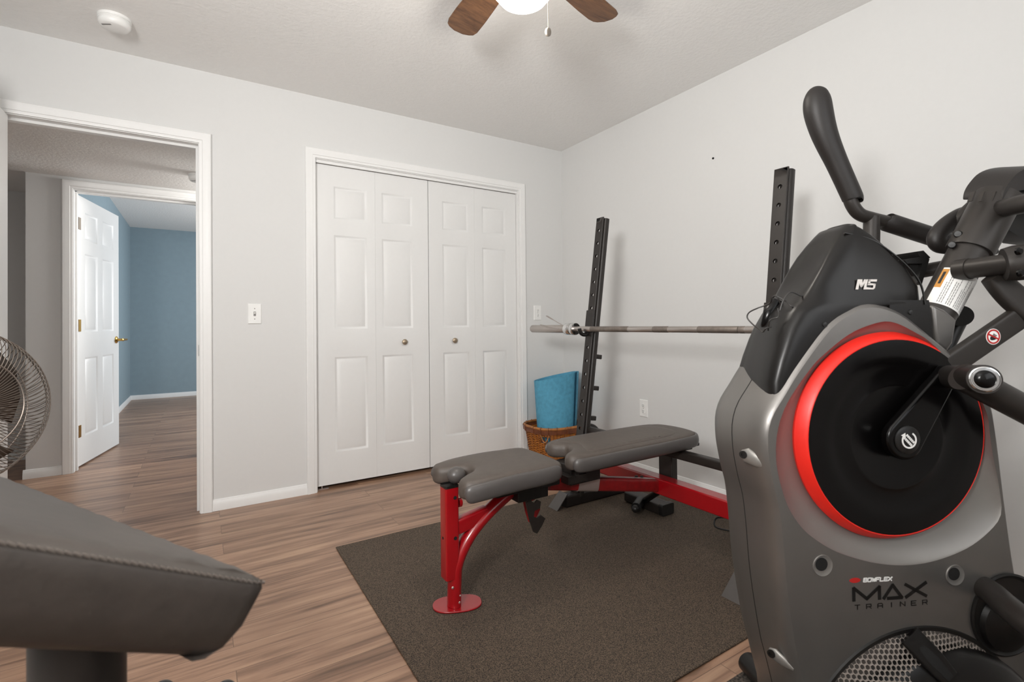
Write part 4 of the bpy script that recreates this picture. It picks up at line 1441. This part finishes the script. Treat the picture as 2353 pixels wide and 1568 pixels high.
random.seed(3)
for i in range(19):
    f = .20+.77*i/19
    if i in (3, 7, 12): continue
    a = t0+(t1-t0)*f
    ln_ = random.uniform(.55, .95)*(q1-q0-.012)
    s_ = q0+.004
    e_s = s_+ln_
    while s_ < e_s:
        w2 = random.uniform(.003, .008)
        pt = patch(s_, min(e_s, s_+w2), a, a+(t1-t0)*.016, .0406, 2)
        tx.add(pt.v, pt.f)
        s_ += w2+.0012
obj('label_text', tx, 'grey_ink', lbl)
# cradle at the foot of the mast
cr_ = [L2(x, y, -.05) for x, y in ((2138, 700), (2168, 712), (2196, 735), (2187, 790), (2172, 812), (2150, 792), (2142, 760))]
obj('mast_cradle', MB().prism([W3(u, v, -.045) for u, v in cr_], TW*-.10), 'silver', body, bevel=.008, seg=3)

# ---- cross axle and near swing arm
xa = T(2212, 620, wM+.035)
ax1, ax2 = T(2330, 605, .03), T(2420, 596, .06)
obj('axle_stub', MB().tube([xa-(ax1-xa).normalized()*.01, xa.lerp(ax1, .16)], .0245, n=30), 'gun', mast)
al = obj('axle_sleeve', MB().tube([xa.lerp(ax1, .16), ax1], .0225, n=30), 'gun', mast)
cl = obj('swing_hub', MB().tube([T(2306, 608, .02), ax1, ax2], [.034, .038, .038], n=32), 'gun', root)
for px, py in ((2338, 578), (2342, 628)):
    obj('hub_bolt', MB().lathe(T(px, py, .065), TW, [(.008, 0), (.008, .004), (.005, .007), (0, .007)], 18), 'disc', cl)
sw = smooth_path([T(2282, 632, -.01), T(2312, 668, -.005), T(2350, 702, .0), T(2410, 750, .01), T(2480, 800, .02)], 8)
obj('swing_arm', MB().tube(sw, [.026+.004*min(1, i/12) for i in range(len(sw))], [.014]*len(sw), n=26, rect=4, up=tuple(TW)), 'gun', root)

# far side pivot seen behind the mast
fr0, fr1 = T(2207, 726, -.27), T(2207, 726, -.36)
frp = obj('far_pivot', MB().tube([fr0, fr1], .0285, n=32, up=(0, 0, 1)), 'blackp', root)
obj('far_pedal_arm', MB().tube([T(2200, 740, -.32), T(2180, 800, -.32), T(2150, 900, -.32)], [.022, .013, .013], n=18), 'blackp', root)

# ---- handlebars (far side)
wH = -.33
gp = [(1884, 203, 5), (1882, 208, 18), (1879, 220, 26), (1878, 236, 30), (1881, 260, 31), (1890, 295, 29), (1903, 330, 26.5), (1921, 370, 24), (1940, 412, 23), (1958, 452, 22.5), (1960, 458, 21.5)]
GP = smooth_path([T(x, y, wH) for x, y, r in gp], 5)
RR = [q.x for q in smooth_path([V((r, 0, 0)) for x, y, r in gp], 5)]
gr_r = [max(.002, r*1.385/FPX) for r in RR]
gr = GP
grip = obj('hand_grip', MB().tube(gr, gr_r, [r*.9 for r in gr_r], n=28, up=tuple(TW)), 'foamg', root, angle=80)
hb_ = smooth_path([T(1948, 440, wH), T(1958, 470, wH), T(1975, 492, wH), T(2003, 502, wH), T(2035, 510, wH), T(2070, 520, wH)], 8)
ht = obj('handle_tube', MB().tube(hb_, .0178, n=24), 'gun', root, angle=80)
obj('handle_stem', MB().tube(smooth_path([T(2003, 500, wH), T(2003, 600, wH+.01), T(2012, 700, wH+.02), T(2050, 830, wH+.03), T(2110, 930, wH+.03)], 5), .0205, n=24, up=tuple(TW)), 'gun', ht)
g2 = [T(2036, 505, wH), T(2040, 511, wH), T(2095, 529, wH), T(2160, 550, wH), T(2215, 572, wH)]
obj('lower_grip', MB().tube(g2, [.022, .0265, .0265, .0265, .0265], n=28), 'foamg', ht, angle=60)
# fixed grip curling forward from behind the mast
wg = -.19
fg = smooth_path([T(2262, 488, wg), T(2235, 490, wg), T(2205, 498, wg), T(2172, 520, wg), T(2152, 545, wg), T(2158, 562, wg), T(2185, 566, wg)], 7)
obj('fixed_grip', MB().tube(fg, .0215, .0195, n=24, up=tuple(TW)), 'foamg', root, angle=80)
obj('fixed_grip_tube', MB().tube([T(2236, 472, wg+.02), T(2200, 505, wg+.01), T(2180, 530, wg)], .015, n=20, up=tuple(TW)), 'gun', root)
# tray behind the hood
ty = MB()
ty.prism([T(2078, 598, -.16), T(2128, 588, -.16), T(2136, 596, -.16), T(2118, 655, -.16), T(2108, 650, -.16), T(2120, 606, -.16), T(2085, 606, -.16)], TW*-.07)
ty.prism([T(2108, 578, -.16), T(2122, 576, -.16), T(2138, 592, -.16), T(2126, 600, -.16), T(2112, 588, -.16)], TW*-.07)
ty.prism([T(2085, 600, -.17), T(2122, 596, -.17), T(2112, 648, -.17)], TW*-.05)
obj('media_tray', ty, 'blackp', root)
obj('rear_brace', MB().tube([T(2110, 625, -.22), T(2180, 612, -.20)], .018, n=20), 'gun', root)

# ---- console seen from below
wc = -.10
con = [(2213, 458), (2216, 440), (2228, 420), (2250, 398), (2285, 386), (2340, 384), (2400, 392), (2470, 402), (2480, 455), (2400, 462), (2350, 462), (2300, 440), (2260, 437), (2235, 444), (2222, 456)]
wc = -.15
cl_ = [V(q) for q in smooth_path([W3(*L2(x, y, wc), wc) for x, y in con], 4, True)]
cc_ = obj('console_hood', MB().loft([[p+TW*.0 for p in cl_], [p+TW*.09-TZ*.024 for p in cl_]]), 'foamg', root)
und = [(2222, 452), (2236, 442), (2262, 436), (2300, 438), (2345, 456), (2330, 470), (2290, 462), (2262, 466), (2240, 470), (2228, 470)]
ud = obj('console_underside', MB().prism([W3(*L2(x, y, wc), wc)+TW*.075 for x, y in und], TW*-.065), 'blackp', cc_, bevel=.004)
ribs = MB()
for px in (2240, 2262, 2288):
    ribs.prism([T(px, 440, -.070), T(px+3, 440, -.070), T(px-4, 462, -.070), T(px-8, 462, -.070)], TW*-.01)
obj('rib', ribs, 'gun', ud)
obj('top_cross_tube', MB().tube([T(2300, 480, -.07), T(2345, 470, -.0), T(2440, 452, .07)], .021, n=26), 'gun', mast)
obj('console_bracket', MB().prism([T(2318, 500, -.14), T(2400, 470, -.14), T(2420, 560, -.14), T(2355, 552, -.14), T(2312, 525, -.14)], TW*-.05), 'blackp', root)

# ---- fan housing with honeycomb grille at the bottom
gc = L2(2112, 1735, .0)
gcx, gcz = gc
Ro, Ri = .262, .205
GX = 1.0
obj('grille_frame', MB().lathe(W3(gcx, gcz, -.0), TW, [(Ro+.010, -.001), (Ro+.008, .004), (Ro, .003), (Ro-.004, -.02)], 96), 'blackp', body)
hx = MB()
cell = .0052
for i in range(-60, 61):
    for j in range(-60, 61):
        x = i*cell*1.95
        y = j*cell*1.70+0
        if j % 2: x += cell*.975
        r = math.hypot(x, y)
        if not (.175 < r < Ro-.002) or y < .03: continue
        def gpt(xx, yy):
            rr2 = math.hypot(xx, yy)
            return W3(gcx+xx, gcz+yy, .002+(Ro-rr2)*.42)
        o_ = [gpt(x+cell*1.13*math.sin(PI/3*k), y+cell*1.13*math.cos(PI/3*k)) for k in range(6)]
        i_ = [gpt(x+cell*.93*math.sin(PI/3*k), y+cell*.93*math.cos(PI/3*k)) for k in range(6)]
        i2 = [p-TW*.002 for p in i_]
        hx.loft([o_, i_, i2], False, False)
obj('honeycomb_grille', hx, 'mesh', body)
obj('inner_backing', MB().lathe(W3(gcx, gcz, -.02), TW, [(Ro, 0), (.2, .004), (0, .006)], 72), 'disc', body)
obj('red_inner_ring', MB().lathe(W3(*L2(2184, 1786, .02), -.004), TW, [(.278, -.004), (.277, .002), (.262, .004), (.25, .004)], 72, cap=False), 'rim', body)
dcn = W3(*L2(2184, 1786, .02), -.0)
dm = obj('fan_housing', MB().lathe(dcn, TW, [(.262, -.02), (.262, .010), (.250, .028), (.21, .046), (.12, .062), (0, .068)], 96), 'hood', root, angle=60)
# slotted spoke
s0_, s1_ = T(2098, 1470, .012), T(2182, 1560, .046)
dsp = (s1_-s0_).normalized()
ssd = TW.cross(dsp).normalized()
obj('spoke', MB().tube([s0_-dsp*.01, s0_.lerp(s1_, .5)+TW*.003, s1_], [.024, .024, .020], [.006, .006, .005], n=28, rect=4, up=tuple(TW)), 'hood', dm, angle=60)
obj('spoke_slot', MB().tube([s0_+TW*.006, s0_.lerp(s1_, .5)+TW*.009, s1_-dsp*.004+TW*.0055], [.010, .011, .008], [.001, .001, .001], n=20, rect=4, up=tuple(TW)), 'dark', dm)
# round recess with lower pedal tube
rc_ = T(2312, 1412, .0)
rb_ = obj('pedal_recess', MB().lathe(rc_, TW, [(.088, -.004), (.090, .004), (.086, .006), (.080, .001), (.078, .0006), (0, .0004)], 64), 'blackp', body)
obj('pedal_boot', MB().lathe(rc_-TZ*.018-TU*.006, TW, [(.062, .0008), (.058, .010), (.04, .016), (0, .018)], 48), 'hood', rb_)
pt = smooth_path([T(2262, 1352, .0), T(2285, 1368, .03), T(2330, 1408, .09), T(2420, 1480, .16), T(2520, 1560, .2)], 8)
obj('pedal_tube', MB().tube(pt, .0245, n=30), 'gun', root, angle=80)
# base frame
bs = MB()
bs.tube([W3(-.10, -.735, .16), W3(-.10, -.735, -.40)], .028, n=24)
fs = obj('front_stabiliser', bs, 'blackp', root)
sb = obj('base_skirt', MB().prism([W3(u, v, .01) for u, v in ((-.10, -.64), (-.16, -.70), (-.16, -.762), (.50, -.762), (.50, -.70), (.30, -.60))], TW*-.20), 'blackp', root, bevel=.01)
obj('base_rail', MB().tube([W3(.2, -.73, -.1), W3(.62, -.73, -.1)], .03, n=20), 'blackp', root)
